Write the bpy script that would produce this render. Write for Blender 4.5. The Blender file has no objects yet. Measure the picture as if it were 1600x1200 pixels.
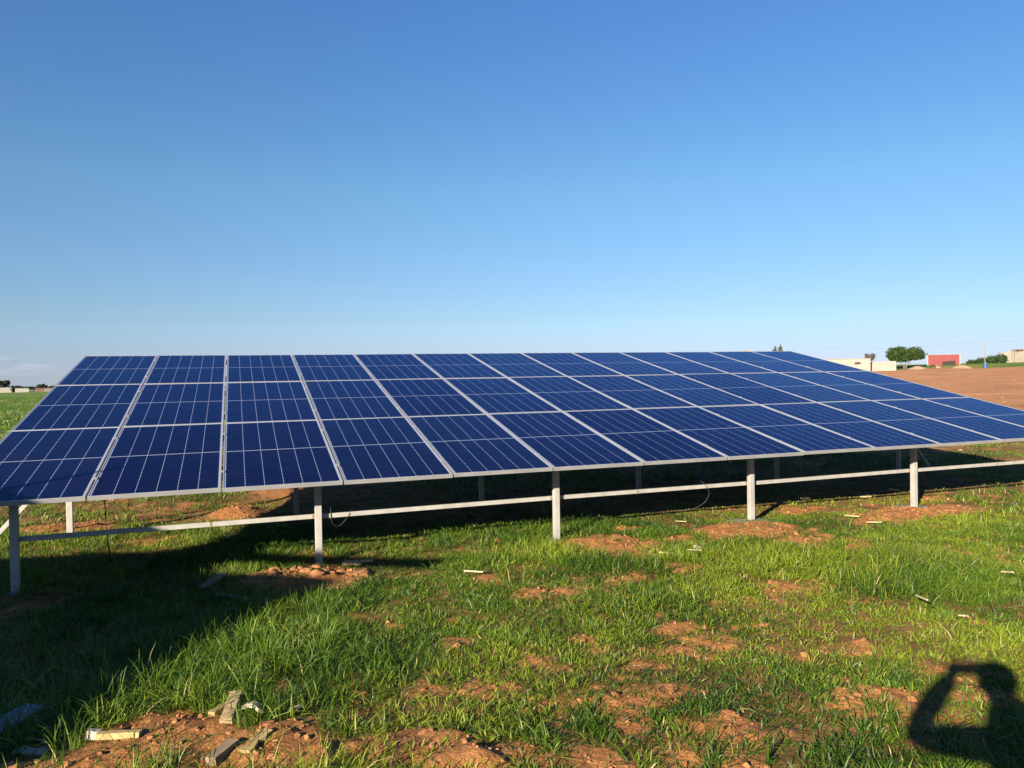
import bpy, bmesh, math, random
import numpy as np
from mathutils import Vector, Matrix, Euler

random.seed(7)
RNG = np.random.default_rng(11)
SC = bpy.context.scene
COL = SC.collection
R = math.radians

# ------------------------------------------------------------------ camera
CAM = Vector((2.1728, -6.9256, 1.7885))
cam_d = bpy.data.cameras.new('camera')
cam_o = bpy.data.objects.new('camera', cam_d)
COL.objects.link(cam_o)
cam_d.sensor_width = 36.0
cam_d.lens = 26.84
cam_d.clip_start = 0.02
cam_d.clip_end = 6000
right = Vector((0.94028149, -0.34001446, -0.01615))
up = Vector((0.02003523, 0.00791321, 0.999768))
back = -Vector((0.33980775, 0.94038691, -0.01425223))
cam_o.matrix_world = Matrix(((right.x, up.x, back.x, CAM.x),
                             (right.y, up.y, back.y, CAM.y),
                             (right.z, up.z, back.z, CAM.z),
                             (0, 0, 0, 1)))
SC.camera = cam_o
FW = np.array([0.33984, 0.94048]); RT = np.array([0.94048, -0.33984])

# ------------------------------------------------------------------ sky and sun
SUN_AZ, SUN_EL = 51.0, 19.0        # direction the light travels (from +y towards +x), height
SC.view_settings.view_transform = 'Standard'
SC.view_settings.look = 'None'
SC.view_settings.exposure = 1.8
SC.view_settings.gamma = 1
world = bpy.data.worlds.new("World")
SC.world = world
world.use_nodes = True
wn = world.node_tree; wn.nodes.clear()


def N(nt, kind, **kw):
    n = nt.nodes.new(kind)
    for k, v in kw.items():
        setattr(n, k, v)
    return n


sky = N(wn, 'ShaderNodeTexSky', sky_type='NISHITA')
sky.sun_disc = False
sky.sun_elevation = R(SUN_EL)
sky.sun_rotation = R(180 + SUN_AZ)
sky.altitude = 50
sky.air_density = 1.0
sky.dust_density = 0.03
sky.ozone_density = 3.0
tcs = N(wn, 'ShaderNodeTexCoord'); sps = N(wn, 'ShaderNodeSeparateXYZ'); cbs = N(wn, 'ShaderNodeCombineXYZ')
mxs = N(wn, 'ShaderNodeMath', operation='MAXIMUM'); mxs.inputs[1].default_value = 0.004
wn.links.new(tcs.outputs['Generated'], sps.inputs[0]); wn.links.new(sps.outputs['Z'], mxs.inputs[0])
wn.links.new(sps.outputs['X'], cbs.inputs['X']); wn.links.new(sps.outputs['Y'], cbs.inputs['Y']); wn.links.new(mxs.outputs[0], cbs.inputs['Z'])
wn.links.new(cbs.outputs[0], sky.inputs['Vector'])
bg = N(wn, 'ShaderNodeBackground'); bg.inputs['Strength'].default_value = 0.05
wo = N(wn, 'ShaderNodeOutputWorld')
# faint low clouds near the left horizon, laid out by compass direction
tc = N(wn, 'ShaderNodeTexCoord')
sep = N(wn, 'ShaderNodeSeparateXYZ')
wn.links.new(tc.outputs['Generated'], sep.inputs[0])
mp = N(wn, 'ShaderNodeMapping'); mp.inputs['Scale'].default_value = (14, 14, 70)
wn.links.new(tc.outputs['Generated'], mp.inputs[0])
cn = N(wn, 'ShaderNodeTexNoise'); cn.inputs['Scale'].default_value = 1.6; cn.inputs['Detail'].default_value = 5
wn.links.new(mp.outputs[0], cn.inputs['Vector'])


def maprange(nt, sock, a, b, c=0.0, d=1.0, smooth=True):
    m = N(nt, 'ShaderNodeMapRange')
    m.interpolation_type = 'SMOOTHSTEP' if smooth else 'LINEAR'
    m.inputs[1].default_value = a; m.inputs[2].default_value = b
    m.inputs[3].default_value = c; m.inputs[4].default_value = d
    nt.links.new(sock, m.inputs[0])
    return m.outputs[0]


def mth(nt, op, a, b=None, c=None):
    m = N(nt, 'ShaderNodeMath', operation=op)
    for i, v in enumerate((a, b, c)):
        if v is None:
            continue
        if isinstance(v, (int, float)):
            m.inputs[i].default_value = v
        else:
            nt.links.new(v, m.inputs[i])
    return m.outputs[0]


e1 = maprange(wn, sep.outputs['Z'], 0.004, 0.014)
e2 = maprange(wn, sep.outputs['Z'], 0.032, 0.018)
cx = maprange(wn, sep.outputs['X'], -0.17, -0.24)
cm = mth(wn, 'MULTIPLY', mth(wn, 'MULTIPLY', e1, e2), mth(wn, 'MULTIPLY', cx, maprange(wn, cn.outputs['Fac'], 0.42, 0.68)))
cm = mth(wn, 'MULTIPLY', cm, 0.22)
wmix = N(wn, 'ShaderNodeMix', data_type='RGBA')
wmix.inputs['B'].default_value = (6.2, 5.9, 6.0, 1)
wn.links.new(cm, wmix.inputs['Factor'])
hsv = N(wn, 'ShaderNodeHueSaturation'); hsv.inputs['Saturation'].default_value = 1.25; hsv.inputs['Hue'].default_value = 0.515
wn.links.new(sky.outputs[0], hsv.inputs['Color'])
# clear sky colour by height above the horizon
sr = N(wn, 'ShaderNodeValToRGB')
stops = [(0.0, (0.36, 0.45, 1.02)), (0.036, (0.453, 0.489, 0.79)), (0.07, (0.525, 0.562, 0.69)), (0.23, (0.982, 0.954, 0.783)), (0.43, (1.162, 1.089, 0.953))]
while len(sr.color_ramp.elements) < len(stops): sr.color_ramp.elements.new(0.5)
for e_, (p_, c_) in zip(sr.color_ramp.elements, stops):
    e_.position = p_; e_.color = (*c_, 1)
wn.links.new(sep.outputs['Z'], sr.inputs['Fac'])
smul = N(wn, 'ShaderNodeMix', data_type='RGBA', blend_type='MULTIPLY'); smul.inputs['Factor'].default_value = 1
wn.links.new(hsv.outputs[0], smul.inputs['A']); wn.links.new(sr.outputs['Color'], smul.inputs['B'])
wn.links.new(smul.outputs['Result'], wmix.inputs['A'])
wn.links.new(wmix.outputs['Result'], bg.inputs[0])
wn.links.new(bg.outputs[0], wo.inputs[0])

sun_d = bpy.data.lights.new('sun', 'SUN')
sun_d.energy = 5.0
sun_d.angle = R(0.5)
sun_d.color = (1.0, 0.87, 0.68)
sun_o = bpy.data.objects.new('sun', sun_d)
COL.objects.link(sun_o)
LD = Vector((math.sin(R(SUN_AZ)) * math.cos(R(SUN_EL)), math.cos(R(SUN_AZ)) * math.cos(R(SUN_EL)), -math.sin(R(SUN_EL))))
sun_o.rotation_euler = LD.to_track_quat('-Z', 'Y').to_euler()
sun_o.location = (-20, -20, 20)


# ------------------------------------------------------------------ helpers
def tag(o, label=None, cat=None, group=None, kind=None):
    if label: o['label'] = label
    if cat: o['category'] = cat
    if group: o['group'] = group
    if kind: o['kind'] = kind
    return o


def link(name, me, mat=None, parent=None, loc=None):
    o = bpy.data.objects.new(name, me)
    COL.objects.link(o)
    if mat is not None and me is not None:
        for m in (mat if isinstance(mat, (list, tuple)) else [mat]):
            me.materials.append(m)
    if parent is not None:
        o.parent = parent
    if loc is not None:
        o.location = loc
    return o


def from_bm(name, bm, mat, parent=None, loc=None, smooth=False):
    me = bpy.data.meshes.new(name)
    bm.normal_update()
    bm.to_mesh(me); bm.free()
    if smooth:
        me.polygons.foreach_set('use_smooth', [True] * len(me.polygons))
    return link(name, me, mat, parent, loc)


def empty(name, loc, rz=0, parent=None):
    o = bpy.data.objects.new(name, None)
    o.empty_display_size = 0.2
    COL.objects.link(o)
    o.location = loc; o.rotation_euler = (0, 0, rz)
    if parent: o.parent = parent
    return o


def box(bm, c, s, rot=None, bevel=0.0):
    """axis box centre c, full sizes s, optional 3x3 rotation"""
    r = bmesh.ops.create_cube(bm, size=1.0)
    vs = r['verts']
    for v in vs:
        v.co = Vector((v.co.x * s[0], v.co.y * s[1], v.co.z * s[2]))
    if bevel > 0:
        es = list({e for v in vs for e in v.link_edges})
        rb = bmesh.ops.bevel(bm, geom=es, offset=bevel, segments=2, affect='EDGES', profile=0.5)
        vs = list({v for f in rb['faces'] for v in f.verts} | {v for v in vs if v.is_valid})
    for v in vs:
        p = v.co
        if rot is not None:
            p = rot @ p
        v.co = p + Vector(c)
    return vs


def bar(bm, a, b, w, h, bevel=0.0, upv=(0, 0, 1)):
    a = Vector(a); b = Vector(b)
    d = b - a
    x = d.normalized()
    y = Vector(upv).cross(x)
    if y.length < 1e-4: y = Vector((1, 0, 0))
    y.normalize()
    z = x.cross(y)
    m = Matrix((x, y, z)).transposed()
    return box(bm, (a + b) / 2, (d.length, w, h), m, bevel)


def tube(bm, pts, rad, seg=6, caps=True):
    pts = [Vector(p) for p in pts]
    rads = rad if isinstance(rad, (list, tuple)) else [rad] * len(pts)
    rings = []
    for i, p in enumerate(pts):
        t = (pts[min(i + 1, len(pts) - 1)] - pts[max(i - 1, 0)]).normalized()
        u = t.cross(Vector((0.13, 0.21, 1)))
        if u.length < 1e-3: u = t.cross(Vector((1, 0, 0)))
        u.normalize(); v = t.cross(u)
        rings.append([bm.verts.new(p + (u * math.cos(2 * math.pi * k / seg) + v * math.sin(2 * math.pi * k / seg)) * rads[i]) for k in range(seg)])
    for a, b in zip(rings[:-1], rings[1:]):
        for k in range(seg):
            bm.faces.new((a[k], a[(k + 1) % seg], b[(k + 1) % seg], b[k]))
    if caps:
        bm.faces.new(rings[0][::-1]); bm.faces.new(rings[-1])


def sm(x, a, b):
    t = np.clip((np.asarray(x, float) - a) / (b - a), 0, 1)
    return t * t * (3 - 2 * t)


_perm = np.random.default_rng(5).random((256, 256))


def vnoise(x, y):
    x = np.asarray(x, float); y = np.asarray(y, float)
    xi = np.floor(x).astype(int); yi = np.floor(y).astype(int)
    fx = x - xi; fy = y - yi
    fx = fx * fx * (3 - 2 * fx); fy = fy * fy * (3 - 2 * fy)
    g = lambda a, b: _perm[a & 255, b & 255]
    return ((g(xi, yi) * (1 - fx) + g(xi + 1, yi) * fx) * (1 - fy) + (g(xi, yi + 1) * (1 - fx) + g(xi + 1, yi + 1) * fx) * fy)


def fbm(x, y, o=4):
    s = 0; a = 0.5; t = 0
    for k in range(o):
        s = s + a * vnoise(x * 2 ** k + 17.3 * k, y * 2 ** k - 9.1 * k); t += a; a *= 0.5
    return s / t


# ------------------------------------------------------------------ materials
def mat(name):
    m = bpy.data.materials.new(name); m.use_nodes = True
    nt = m.node_tree
    b = nt.nodes['Principled BSDF']
    return m, nt, b


def noise(nt, scale, detail=4, rough=0.55, coord='Object', vec=None):
    n = N(nt, 'ShaderNodeTexNoise')
    n.inputs['Scale'].default_value = scale
    n.inputs['Detail'].default_value = detail
    n.inputs['Roughness'].default_value = rough
    if vec is None:
        t = N(nt, 'ShaderNodeTexCoord'); vec = t.outputs[coord]
    nt.links.new(vec, n.inputs['Vector'])
    return n.outputs['Fac']


KA = 0.81      # albedo scale that goes with the exposure


def ramp(nt, fac, stops, k=KA):
    r = N(nt, 'ShaderNodeValToRGB')
    el = r.color_ramp.elements
    while len(el) < len(stops): el.new(0.5)
    for e, (p, c) in zip(el, stops):
        e.position = p; e.color = (c[0] * k, c[1] * k, c[2] * k, 1)
    nt.links.new(fac, r.inputs['Fac'])
    return r.outputs['Color']


def mixc(nt, fac, a, b, blend='MIX'):
    m = N(nt, 'ShaderNodeMix', data_type='RGBA', blend_type=blend)
    for s, v in (('Factor', fac), ('A', a), ('B', b)):
        if isinstance(v, (int, float)):
            m.inputs[s].default_value = v
        elif isinstance(v, tuple):
            m.inputs[s].default_value = (*v, 1)
        else:
            nt.links.new(v, m.inputs[s])
    return m.outputs['Result']


def bump(nt, b, h, strength=0.3, dist=0.01):
    n = N(nt, 'ShaderNodeBump')
    n.inputs['Strength'].default_value = strength; n.inputs['Distance'].default_value = dist
    nt.links.new(h, n.inputs['Height']); nt.links.new(n.outputs[0], b.inputs['Normal'])


def simple(name, c1, c2, scale=6, rough=0.8, metal=0.0, bumps=0.2, bd=0.01, coord='Object', detail=4):
    m, nt, b = mat(name)
    f = noise(nt, scale, detail, 0.6, coord)
    nt.links.new(ramp(nt, f, [(0.3, c1), (0.7, c2)]), b.inputs['Base Color'])
    b.inputs['Roughness'].default_value = rough; b.inputs['Metallic'].default_value = metal
    if bumps: bump(nt, b, noise(nt, scale * 5, 4, 0.6, coord), bumps, bd)
    return m


def steel_mat(name, rust=0.0):
    m, nt, b = mat(name)
    t = N(nt, 'ShaderNodeTexCoord')
    f = noise(nt, 9, 5, 0.65)
    c = ramp(nt, f, [(0.3, (0.28, 0.27, 0.255)), (0.62, (0.37, 0.36, 0.34)), (0.8, (0.32, 0.31, 0.29))])
    rf = noise(nt, 26, 5, 0.7)
    rm = maprange(nt, rf, 0.66, 0.76)
    c = mixc(nt, mth(nt, 'MULTIPLY', rm, 0.7), c, (0.26, 0.15, 0.075))
    nt.links.new(c, b.inputs['Base Color'])
    b.inputs['Roughness'].default_value = 0.55
    b.inputs['Metallic'].default_value = 0.15
    bump(nt, b, f, 0.15, 0.002)
    return m


M_STEEL = steel_mat('painted_galvanised_steel')
M_RUST = simple('rusty_weld', (0.10, 0.048, 0.02), (0.30, 0.22, 0.15), 70, 0.9)
M_ALU = simple('anodised_aluminium', (0.33, 0.335, 0.35), (0.40, 0.405, 0.42), 3, 0.38, 0.45, 0.0)
M_CONC = simple('grey_concrete', (0.13, 0.115, 0.10), (0.20, 0.18, 0.16), 12, 0.95, 0, 0.5, 0.01)
M_CABLE = simple('black_cable', (0.012, 0.012, 0.013), (0.03, 0.03, 0.03), 8, 0.6, 0, 0)
M_WOOD = simple('raw_pine_wood', (0.28, 0.195, 0.10), (0.38, 0.28, 0.155), 9, 0.8, 0, 0.3, 0.003)
M_WOODY = simple('yellow_pine_wood', (0.30, 0.205, 0.07), (0.40, 0.30, 0.13), 14, 0.8, 0, 0.4, 0.004)
M_WOODG = simple('weathered_wood', (0.15, 0.105, 0.062), (0.25, 0.185, 0.115), 10, 0.85, 0, 0.4, 0.004)
M_PLANK = simple('pale_grey_board', (0.18, 0.20, 0.235), (0.27, 0.29, 0.33), 7, 0.7, 0, 0.3, 0.004)
M_STRAW = simple('dry_straw', (0.32, 0.26, 0.14), (0.43, 0.37, 0.24), 20, 0.8, 0, 0.2, 0.002)
M_STONE = simple('pale_limestone', (0.26, 0.22, 0.18), (0.38, 0.34, 0.29), 15, 0.9, 0, 0.5, 0.01)
M_PAPER = simple('torn_paper', (0.33, 0.285, 0.195), (0.42, 0.37, 0.27), 12, 0.9, 0, 0.3, 0.004)


def pv_mat():
    m, nt, b = mat('polycrystalline_cells')
    t = N(nt, 'ShaderNodeTexCoord')
    s = N(nt, 'ShaderNodeSeparateXYZ'); nt.links.new(t.outputs['Object'], s.inputs[0])
    PX, PY = 0.1605, 0.0868
    # distance to the nearest gap between strings (x), half-cell rows (y)
    ux = mth(nt, 'DIVIDE', s.outputs['X'], PX)
    fx = mth(nt, 'ABSOLUTE', mth(nt, 'SUBTRACT', ux, mth(nt, 'ROUND', ux)))
    dx = mth(nt, 'MULTIPLY', fx, PX)
    uy = mth(nt, 'DIVIDE', s.outputs['Y'], PY)
    fy = mth(nt, 'ABSOLUTE', mth(nt, 'SUBTRACT', uy, mth(nt, 'ROUND', uy)))
    dy = mth(nt, 'MULTIPLY', fy, PY)
    ax = mth(nt, 'ABSOLUTE', s.outputs['X']); ay = mth(nt, 'ABSOLUTE', s.outputs['Y'])
    lx = mth(nt, 'LESS_THAN', dx, 0.0016)
    ly = mth(nt, 'MULTIPLY', mth(nt, 'LESS_THAN', dy, 0.0008), 0.05)
    dia = mth(nt, 'LESS_THAN', mth(nt, 'ADD', dx, dy), 0.0062)
    mid = mth(nt, 'LESS_THAN', ay, 0.0075)
    edge = mth(nt, 'MAXIMUM', mth(nt, 'GREATER_THAN', ax, 0.4825), mth(nt, 'GREATER_THAN', ay, 1.0445))
    line = mth(nt, 'MAXIMUM', mth(nt, 'MAXIMUM', lx, ly), mth(nt, 'MAXIMUM', dia, mth(nt, 'MAXIMUM', mid, edge)))
    # busbars, thin silver ribbons along each string
    ub = mth(nt, 'DIVIDE', s.outputs['X'], PX / 5)
    fb = mth(nt, 'ABSOLUTE', mth(nt, 'SUBTRACT', mth(nt, 'FRACT', ub), 0.5))
    bb = mth(nt, 'MULTIPLY', mth(nt, 'LESS_THAN', fb, 0.014), 0.05)
    line = mth(nt, 'MAXIMUM', line, bb)
    # crystal grain and cell to cell variation
    v = N(nt, 'ShaderNodeTexVoronoi'); v.inputs['Scale'].default_value = 70
    nt.links.new(t.outputs['Object'], v.inputs['Vector'])
    cid = N(nt, 'ShaderNodeCombineXYZ')
    nt.links.new(mth(nt, 'FLOOR', ux), cid.inputs[0]); nt.links.new(mth(nt, 'FLOOR', uy), cid.inputs[1])
    oi = N(nt, 'ShaderNodeObjectInfo')
    nt.links.new(mth(nt, 'MULTIPLY', oi.outputs['Random'], 97.0), cid.inputs[2])
    wnz = N(nt, 'ShaderNodeTexWhiteNoise'); nt.links.new(cid.outputs[0], wnz.inputs['Vector'])
    sepc = N(nt, 'ShaderNodeSeparateColor'); nt.links.new(v.outputs['Color'], sepc.inputs[0])
    k = mth(nt, 'ADD', mth(nt, 'MULTIPLY', sepc.outputs[0], 0.45), mth(nt, 'MULTIPLY', wnz.outputs['Value'], 0.3))
    k = mth(nt, 'ADD', k, mth(nt, 'MULTIPLY', oi.outputs['Random'], 0.25))
    cell = ramp(nt, k, [(0.0, (0.0012, 0.0020, 0.0130)), (1.0, (0.0028, 0.0046, 0.0260))], 1)
    c = mixc(nt, line, cell, (0.21, 0.24, 0.33))
    # thin dust film, denser in places
    df = maprange(nt, noise(nt, 3.2, 5, 0.6, vec=None), 0.35, 0.75, 0.0, 0.004)
    c = mixc(nt, df, c, (0.45, 0.40, 0.36))
    nt.links.new(c, b.inputs['Base Color'])
    b.inputs['Roughness'].default_value = 0.6
    b.inputs['Specular IOR Level'].default_value = 0.0
    gl = N(nt, 'ShaderNodeBsdfGlossy'); gl.inputs['Roughness'].default_value = 0.13
    # anti-reflective coating over blue silicon; each module a slightly different batch
    glc = ramp(nt, oi.outputs['Random'], [(0.0, (0.42, 0.58, 0.90)), (0.5, (0.50, 0.66, 1.0)), (1.0, (0.54, 0.74, 1.0))], 1)
    nt.links.new(glc, gl.inputs['Color'])
    fr = N(nt, 'ShaderNodeFresnel'); fr.inputs['IOR'].default_value = 1.225
    mx = N(nt, 'ShaderNodeMixShader')
    nt.links.new(fr.outputs[0], mx.inputs[0]); nt.links.new(b.outputs[0], mx.inputs[1]); nt.links.new(gl.outputs[0], mx.inputs[2])
    nt.links.new(mx.outputs[0], nt.nodes['Material Output'].inputs['Surface'])
    return m


M_PV = pv_mat()
M_BACK = simple('white_backsheet', (0.6, 0.6, 0.6), (0.7, 0.7, 0.7), 4, 0.6, 0, 0)

# ------------------------------------------------------------------ terrain
PATCH = [  # bare red soil: x, y, radius x, radius y, mound height
    (0.63, 0.20, .36, .42, .02), (2.66, -0.06, .62, .56, .060), (5.74, 0.02, .56, .54, .055), (7.48, 0.12, .66, .52, .045),
    (10.08, 0.24, 1.0, .36, .04), (1.78, -2.74, .34, .26, .036), (2.25, -3.06, .34, .24, .036), (2.45, -3.35, .24, .2, .036),
    (2.11, 3.62, .36, .5, .09), (0.16, 3.45, .62, .5, .05), (2.85, 5.5, .5, .8, .06), (4.50, -1.17, .22, .24, .02),
    (4.98, -1.42, .17, .17, .015), (5.28, -1.05, .20, .2, .02), (5.92, -2.02, .16, .16, .02), (4.16, -0.58, .22, .18, .02),
    (5.90, -1.0, .18, .2, .02), (5.83, -3.07, .2, .12, .015), (6.77, -2.67, .10, .1, .015), (7.06, -3.05, .12, .12, .015),
    (5.27, -3.67, .24, .17, .01), (4.41, -3.73, .14, .16, .02), (5.93, -3.90, .18, .2, .015), (5.47, -3.15, .12, .1, .01),
    (3.09, -2.66, .10, .08, .01), (3.56, -2.0, .12, .14, .02), (4.22, -3.05, .22, .10, .02), (3.68, -3.03, .15, .1, .02),
    (3.83, -3.26, .10, .09, .015), (4.50, -3.85, .14, .12, .02), (3.16, -3.65, .24, .15, .02), (7.54, -0.55, .26, .25, .015),
    (8.10, -0.30, .22, .28, .015), (6.51, 0.05, .18, .22, .015), (1.15, -2.98, .30, .2, .036), (1.5, -3.02, .34, .2, .036), (2.80, -3.38, .42, .17, .036), (3.15, -3.62, .34, .15, .036), (0.75, -2.8, .3, .3, .01),
    (2.80, -3.45, .3, .14, .015), (3.62, -3.75, .2, .14, .015), (9.2, -0.1, .3, .2, .01), (8.9, 0.9, .35, .2, .01),
    (11.2, 1.0, .4, .25, .01), (6.2, 0.75, .25, .14, .01), (7.4, -1.7, .12, .14, .02), (6.0, 3.0, .8, .5, .02), (9.0, 3.4, .7, .5, .02),
    (1.35, -0.9, .35, .25, .0), (0.4, -1.3, .3, .2, .0), (4.9, 2.9, .5, .5, .03), (7.8, 3.0, .5, .5, .03),
]


def polar(x, y):
    dx = x - CAM.x; dy = y - CAM.y
    return dx * FW[0] + dy * FW[1], dx * RT[0] + dy * RT[1]      # depth, lateral


def bare(x, y):
    x = np.asarray(x, float); y = np.asarray(y, float)
    wx = x + 0.16 * (fbm(x * 2.3 + 5, y * 2.3) - 0.5) * 2; wy = y + 0.16 * (fbm(x * 2.3, y * 2.3 + 40) - 0.5) * 2
    wx = wx + 0.05 * (fbm(x * 11, y * 11 + 7, 2) - 0.5) * 2; wy = wy + 0.05 * (fbm(x * 11 + 31, y * 11, 2) - 0.5) * 2
    m = np.zeros_like(x)
    brk = 0.25 + 0.75 * sm(fbm(x * 6.5 + 2, y * 6.5 + 70, 3), 0.36, 0.52)
    for (cx, cy, rx, ry, h) in PATCH:
        d = np.sqrt(((wx - cx) / rx) ** 2 + ((wy - cy) / ry) ** 2)
        k = 1 - sm(d, 0.75, 1.12)
        m = np.maximum(m, k if h > 0.035 else k * brk)
    n = fbm(x * 1.15 + 3.3, y * 1.5 - 8.1, 4)
    n2 = fbm(x * 4.6 + 1.3, y * 5.2 + 3.1, 3)
    m2 = sm(n * 0.40 + n2 * 0.60 + 0.045 * sm(y, -1.6, -3.2), 0.60, 0.67) * 0.8
    return np.maximum(m, m2)


def field(x, y):
    """1 where the far ground is the tilled brown field"""
    n = fbm(x * 0.25, y * 0.25) - 0.5
    a = sm(y + n * 3, 10.5, 13.0) * sm(x - 0.28 * y + n * 4, 3.0, 6.0)
    d, l = polar(x, y)
    far = 1 - sm(d + n * 4 - 0.02 * (l - 110), 221, 225)
    return a * far


def height(x, y):
    x = np.asarray(x, float); y = np.asarray(y, float)
    d, l = polar(x, y)
    s = sm(d, 25, 200)
    t = s * (-0.35 + 0.0108 * 190 * np.tanh(l / 190) * (1 + 0.12 * np.abs(np.tanh(l / 190))))
    bank = 1.35 * sm(d, 224, 243) * sm(l, 112, 126) * (0.85 + 0.3 * vnoise(x * 0.1, y * 0.1))
    r = np.hypot(x - 5, y)
    near = 1 - sm(r, 22, 45)
    mid = 1 - sm(r, 60, 200)
    t = t - 0.012 * np.maximum(0, d - 300) * sm(l, 60, -60)
    h = t + bank - 0.035 * sm(x, 7, 11) * near
    h = h + near * (0.055 * (fbm(x * 0.8, y * 0.8, 3) - 0.5) + 0.035 * (fbm(x * 3.1, y * 3.1, 3) - 0.5))
    h = h + mid * 0.05 * (fbm(x * 0.5 + 9, y * 0.5, 3) - 0.5) * field(x, y)
    for (cx, cy, rx, ry, hh) in PATCH:
        if hh > 0:
            q = ((x - cx) / rx) ** 2 + ((y - cy) / ry) ** 2
            h = h + hh * (1 if hh > 0.035 else 0.3) * np.exp(-q * 1.3)
    b = bare(x, y) * near
    c1 = np.maximum(0, fbm(x * 7.5, y * 7.5, 3) - 0.42)
    c2 = fbm(x * 12, y * 12, 2) - 0.5
    h = h + b * (0.06 * c1 + 0.022 * c2)
    return h


def build_ground():
    def axis(lo, hi, step, far):
        a = list(np.arange(lo, hi + 1e-6, step))
        s = step; p = hi; up_ = []
        while p < far:
            s *= 1.075; p += s; up_.append(p)
        s = step; p = lo; dn = []
        while p > -far:
            s *= 1.075; p -= s; dn.append(p)
        return np.array(dn[::-1] + a + up_)
    xs = axis(-2.5, 12.0, 0.025, 3800); ys = axis(-4.5, 2.4, 0.025, 3800)
    X, Y = np.meshgrid(xs, ys)
    Z = height(X, Y)
    nx, ny = len(xs), len(ys)
    me = bpy.data.meshes.new('ground')
    co = np.stack([X.ravel(), Y.ravel(), Z.ravel()], 1)
    me.vertices.add(nx * ny); me.vertices.foreach_set('co', co.ravel())
    i = np.arange(nx * ny).reshape(ny, nx)
    q = np.stack([i[:-1, :-1], i[:-1, 1:], i[1:, 1:], i[1:, :-1]], -1).reshape(-1, 4)
    me.loops.add(q.size); me.loops.foreach_set('vertex_index', q.ravel().astype(np.int32))
    me.polygons.add(len(q)); me.polygons.foreach_set('loop_start', np.arange(0, q.size, 4, dtype=np.int32))
    me.update()
    me.polygons.foreach_set('use_smooth', np.ones(len(q), dtype=bool))
    for nm, val in (('bare', bare(X, Y)), ('field', field(X, Y))):
        a = me.attributes.new(nm, 'FLOAT', 'POINT'); a.data.foreach_set('value', val.ravel().astype(np.float32))
    d, l = polar(X, Y)
    veg = sm(np.hypot(X - 5, Y), 14, 26) * (1 - field(X, Y))
    a = me.attributes.new('veg', 'FLOAT', 'POINT'); a.data.foreach_set('value', veg.ravel().astype(np.float32))
    m, nt, b = mat('field_soil')
    at = lambda n: N(nt, 'ShaderNodeAttribute', attribute_name=n).outputs['Fac']
    tco = N(nt, 'ShaderNodeTexCoord')
    n1 = noise(nt, 3.0, 6, 0.65); n2 = noise(nt, 38, 4, 0.7); n3 = noise(nt, 0.35, 4, 0.6)
    soil = ramp(nt, mth(nt, 'ADD', mth(nt, 'MULTIPLY', n1, 0.55), mth(nt, 'MULTIPLY', n2, 0.45)),
                [(0.3, (0.20, 0.078, 0.026)), (0.55, (0.34, 0.150, 0.052)), (0.78, (0.46, 0.22, 0.085))])
    # dry plant litter among the grass
    soil = mixc(nt, mth(nt, 'MULTIPLY', maprange(nt, noise(nt, 85, 3, 0.7), 0.60, 0.68), 0.55), soil, (0.36, 0.26, 0.12))
    thatch = ramp(nt, n1, [(0.32, (0.10, 0.058, 0.020)), (0.55, (0.21, 0.11, 0.040)), (0.72, (0.32, 0.17, 0.065))])
    near = mixc(nt, maprange(nt, at('bare'), 0.15, 0.6), thatch, soil)
    # green of the farther field, in faint strips
    mpn = N(nt, 'ShaderNodeMapping'); mpn.inputs['Scale'].default_value = (0.02, 0.13, 1); mpn.inputs['Rotation'].default_value = (0, 0, R(-8))
    nt.links.new(tco.outputs['Object'], mpn.inputs[0])
    st = noise(nt, 1.0, 4, 0.6, vec=mpn.outputs[0])
    g = ramp(nt, st, [(0.30, (0.055, 0.125, 0.012)), (0.5, (0.085, 0.155, 0.018)), (0.60, (0.16, 0.19, 0.05)), (0.72, (0.075, 0.14, 0.02))])
    g = mixc(nt, maprange(nt, n2, 0.45, 0.75, 0, 0.6), g, (0.04, 0.08, 0.01))
    g = mixc(nt, maprange(nt, noise(nt, 0.9, 5, 0.7), 0.56, 0.7, 0, 0.35), g, (0.19, 0.15, 0.06))
    c = mixc(nt, at('veg'), near, g)
    # tilled field
    mpf = N(nt, 'ShaderNodeMapping'); mpf.inputs['Scale'].default_value = (0.14, 0.34, 1); mpf.inputs['Rotation'].default_value = (0, 0, R(28))
    nt.links.new(tco.outputs['Object'], mpf.inputs[0])
    fs = noise(nt, 1.0, 6, 0.7, vec=mpf.outputs[0])
    f1 = ramp(nt, mth(nt, 'ADD', mth(nt, 'MULTIPLY', fs, 0.6), mth(nt, 'MULTIPLY', n1, 0.4)),
              [(0.32, (0.22, 0.090, 0.036)), (0.5, (0.40, 0.185, 0.085)), (0.66, (0.55, 0.29, 0.15))])
    f1 = mixc(nt, maprange(nt, noise(nt, 2.2, 2, 0.5), 0.70, 0.74, 0, 0.4), f1, (0.40, 0.27, 0.16))
    f1 = mixc(nt, maprange(nt, noise(nt, 0.10, 4, 0.6), 0.45, 0.65, 0, 0.35), f1, (0.46, 0.25, 0.125))
    c = mixc(nt, at('field'), c, f1)
    nt.links.new(c, b.inputs['Base Color'])
    b.inputs['Roughness'].default_value = 0.98
    b.inputs['Specular IOR Level'].default_value = 0.15
    bump(nt, b, mth(nt, 'ADD', mth(nt, 'MULTIPLY', n2, 0.6), mth(nt, 'MULTIPLY', noise(nt, 17, 6, 0.7), 0.9)), 0.9, 0.028)
    o = link('ground', me, m)
    tag(o, 'red earth field sloping gently, green to the left and tilled brown to the right', 'ground', kind='structure')
    return o


build_ground()


def gz(x, y):
    return float(height(np.array([x]), np.array([y]))[0])


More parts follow.
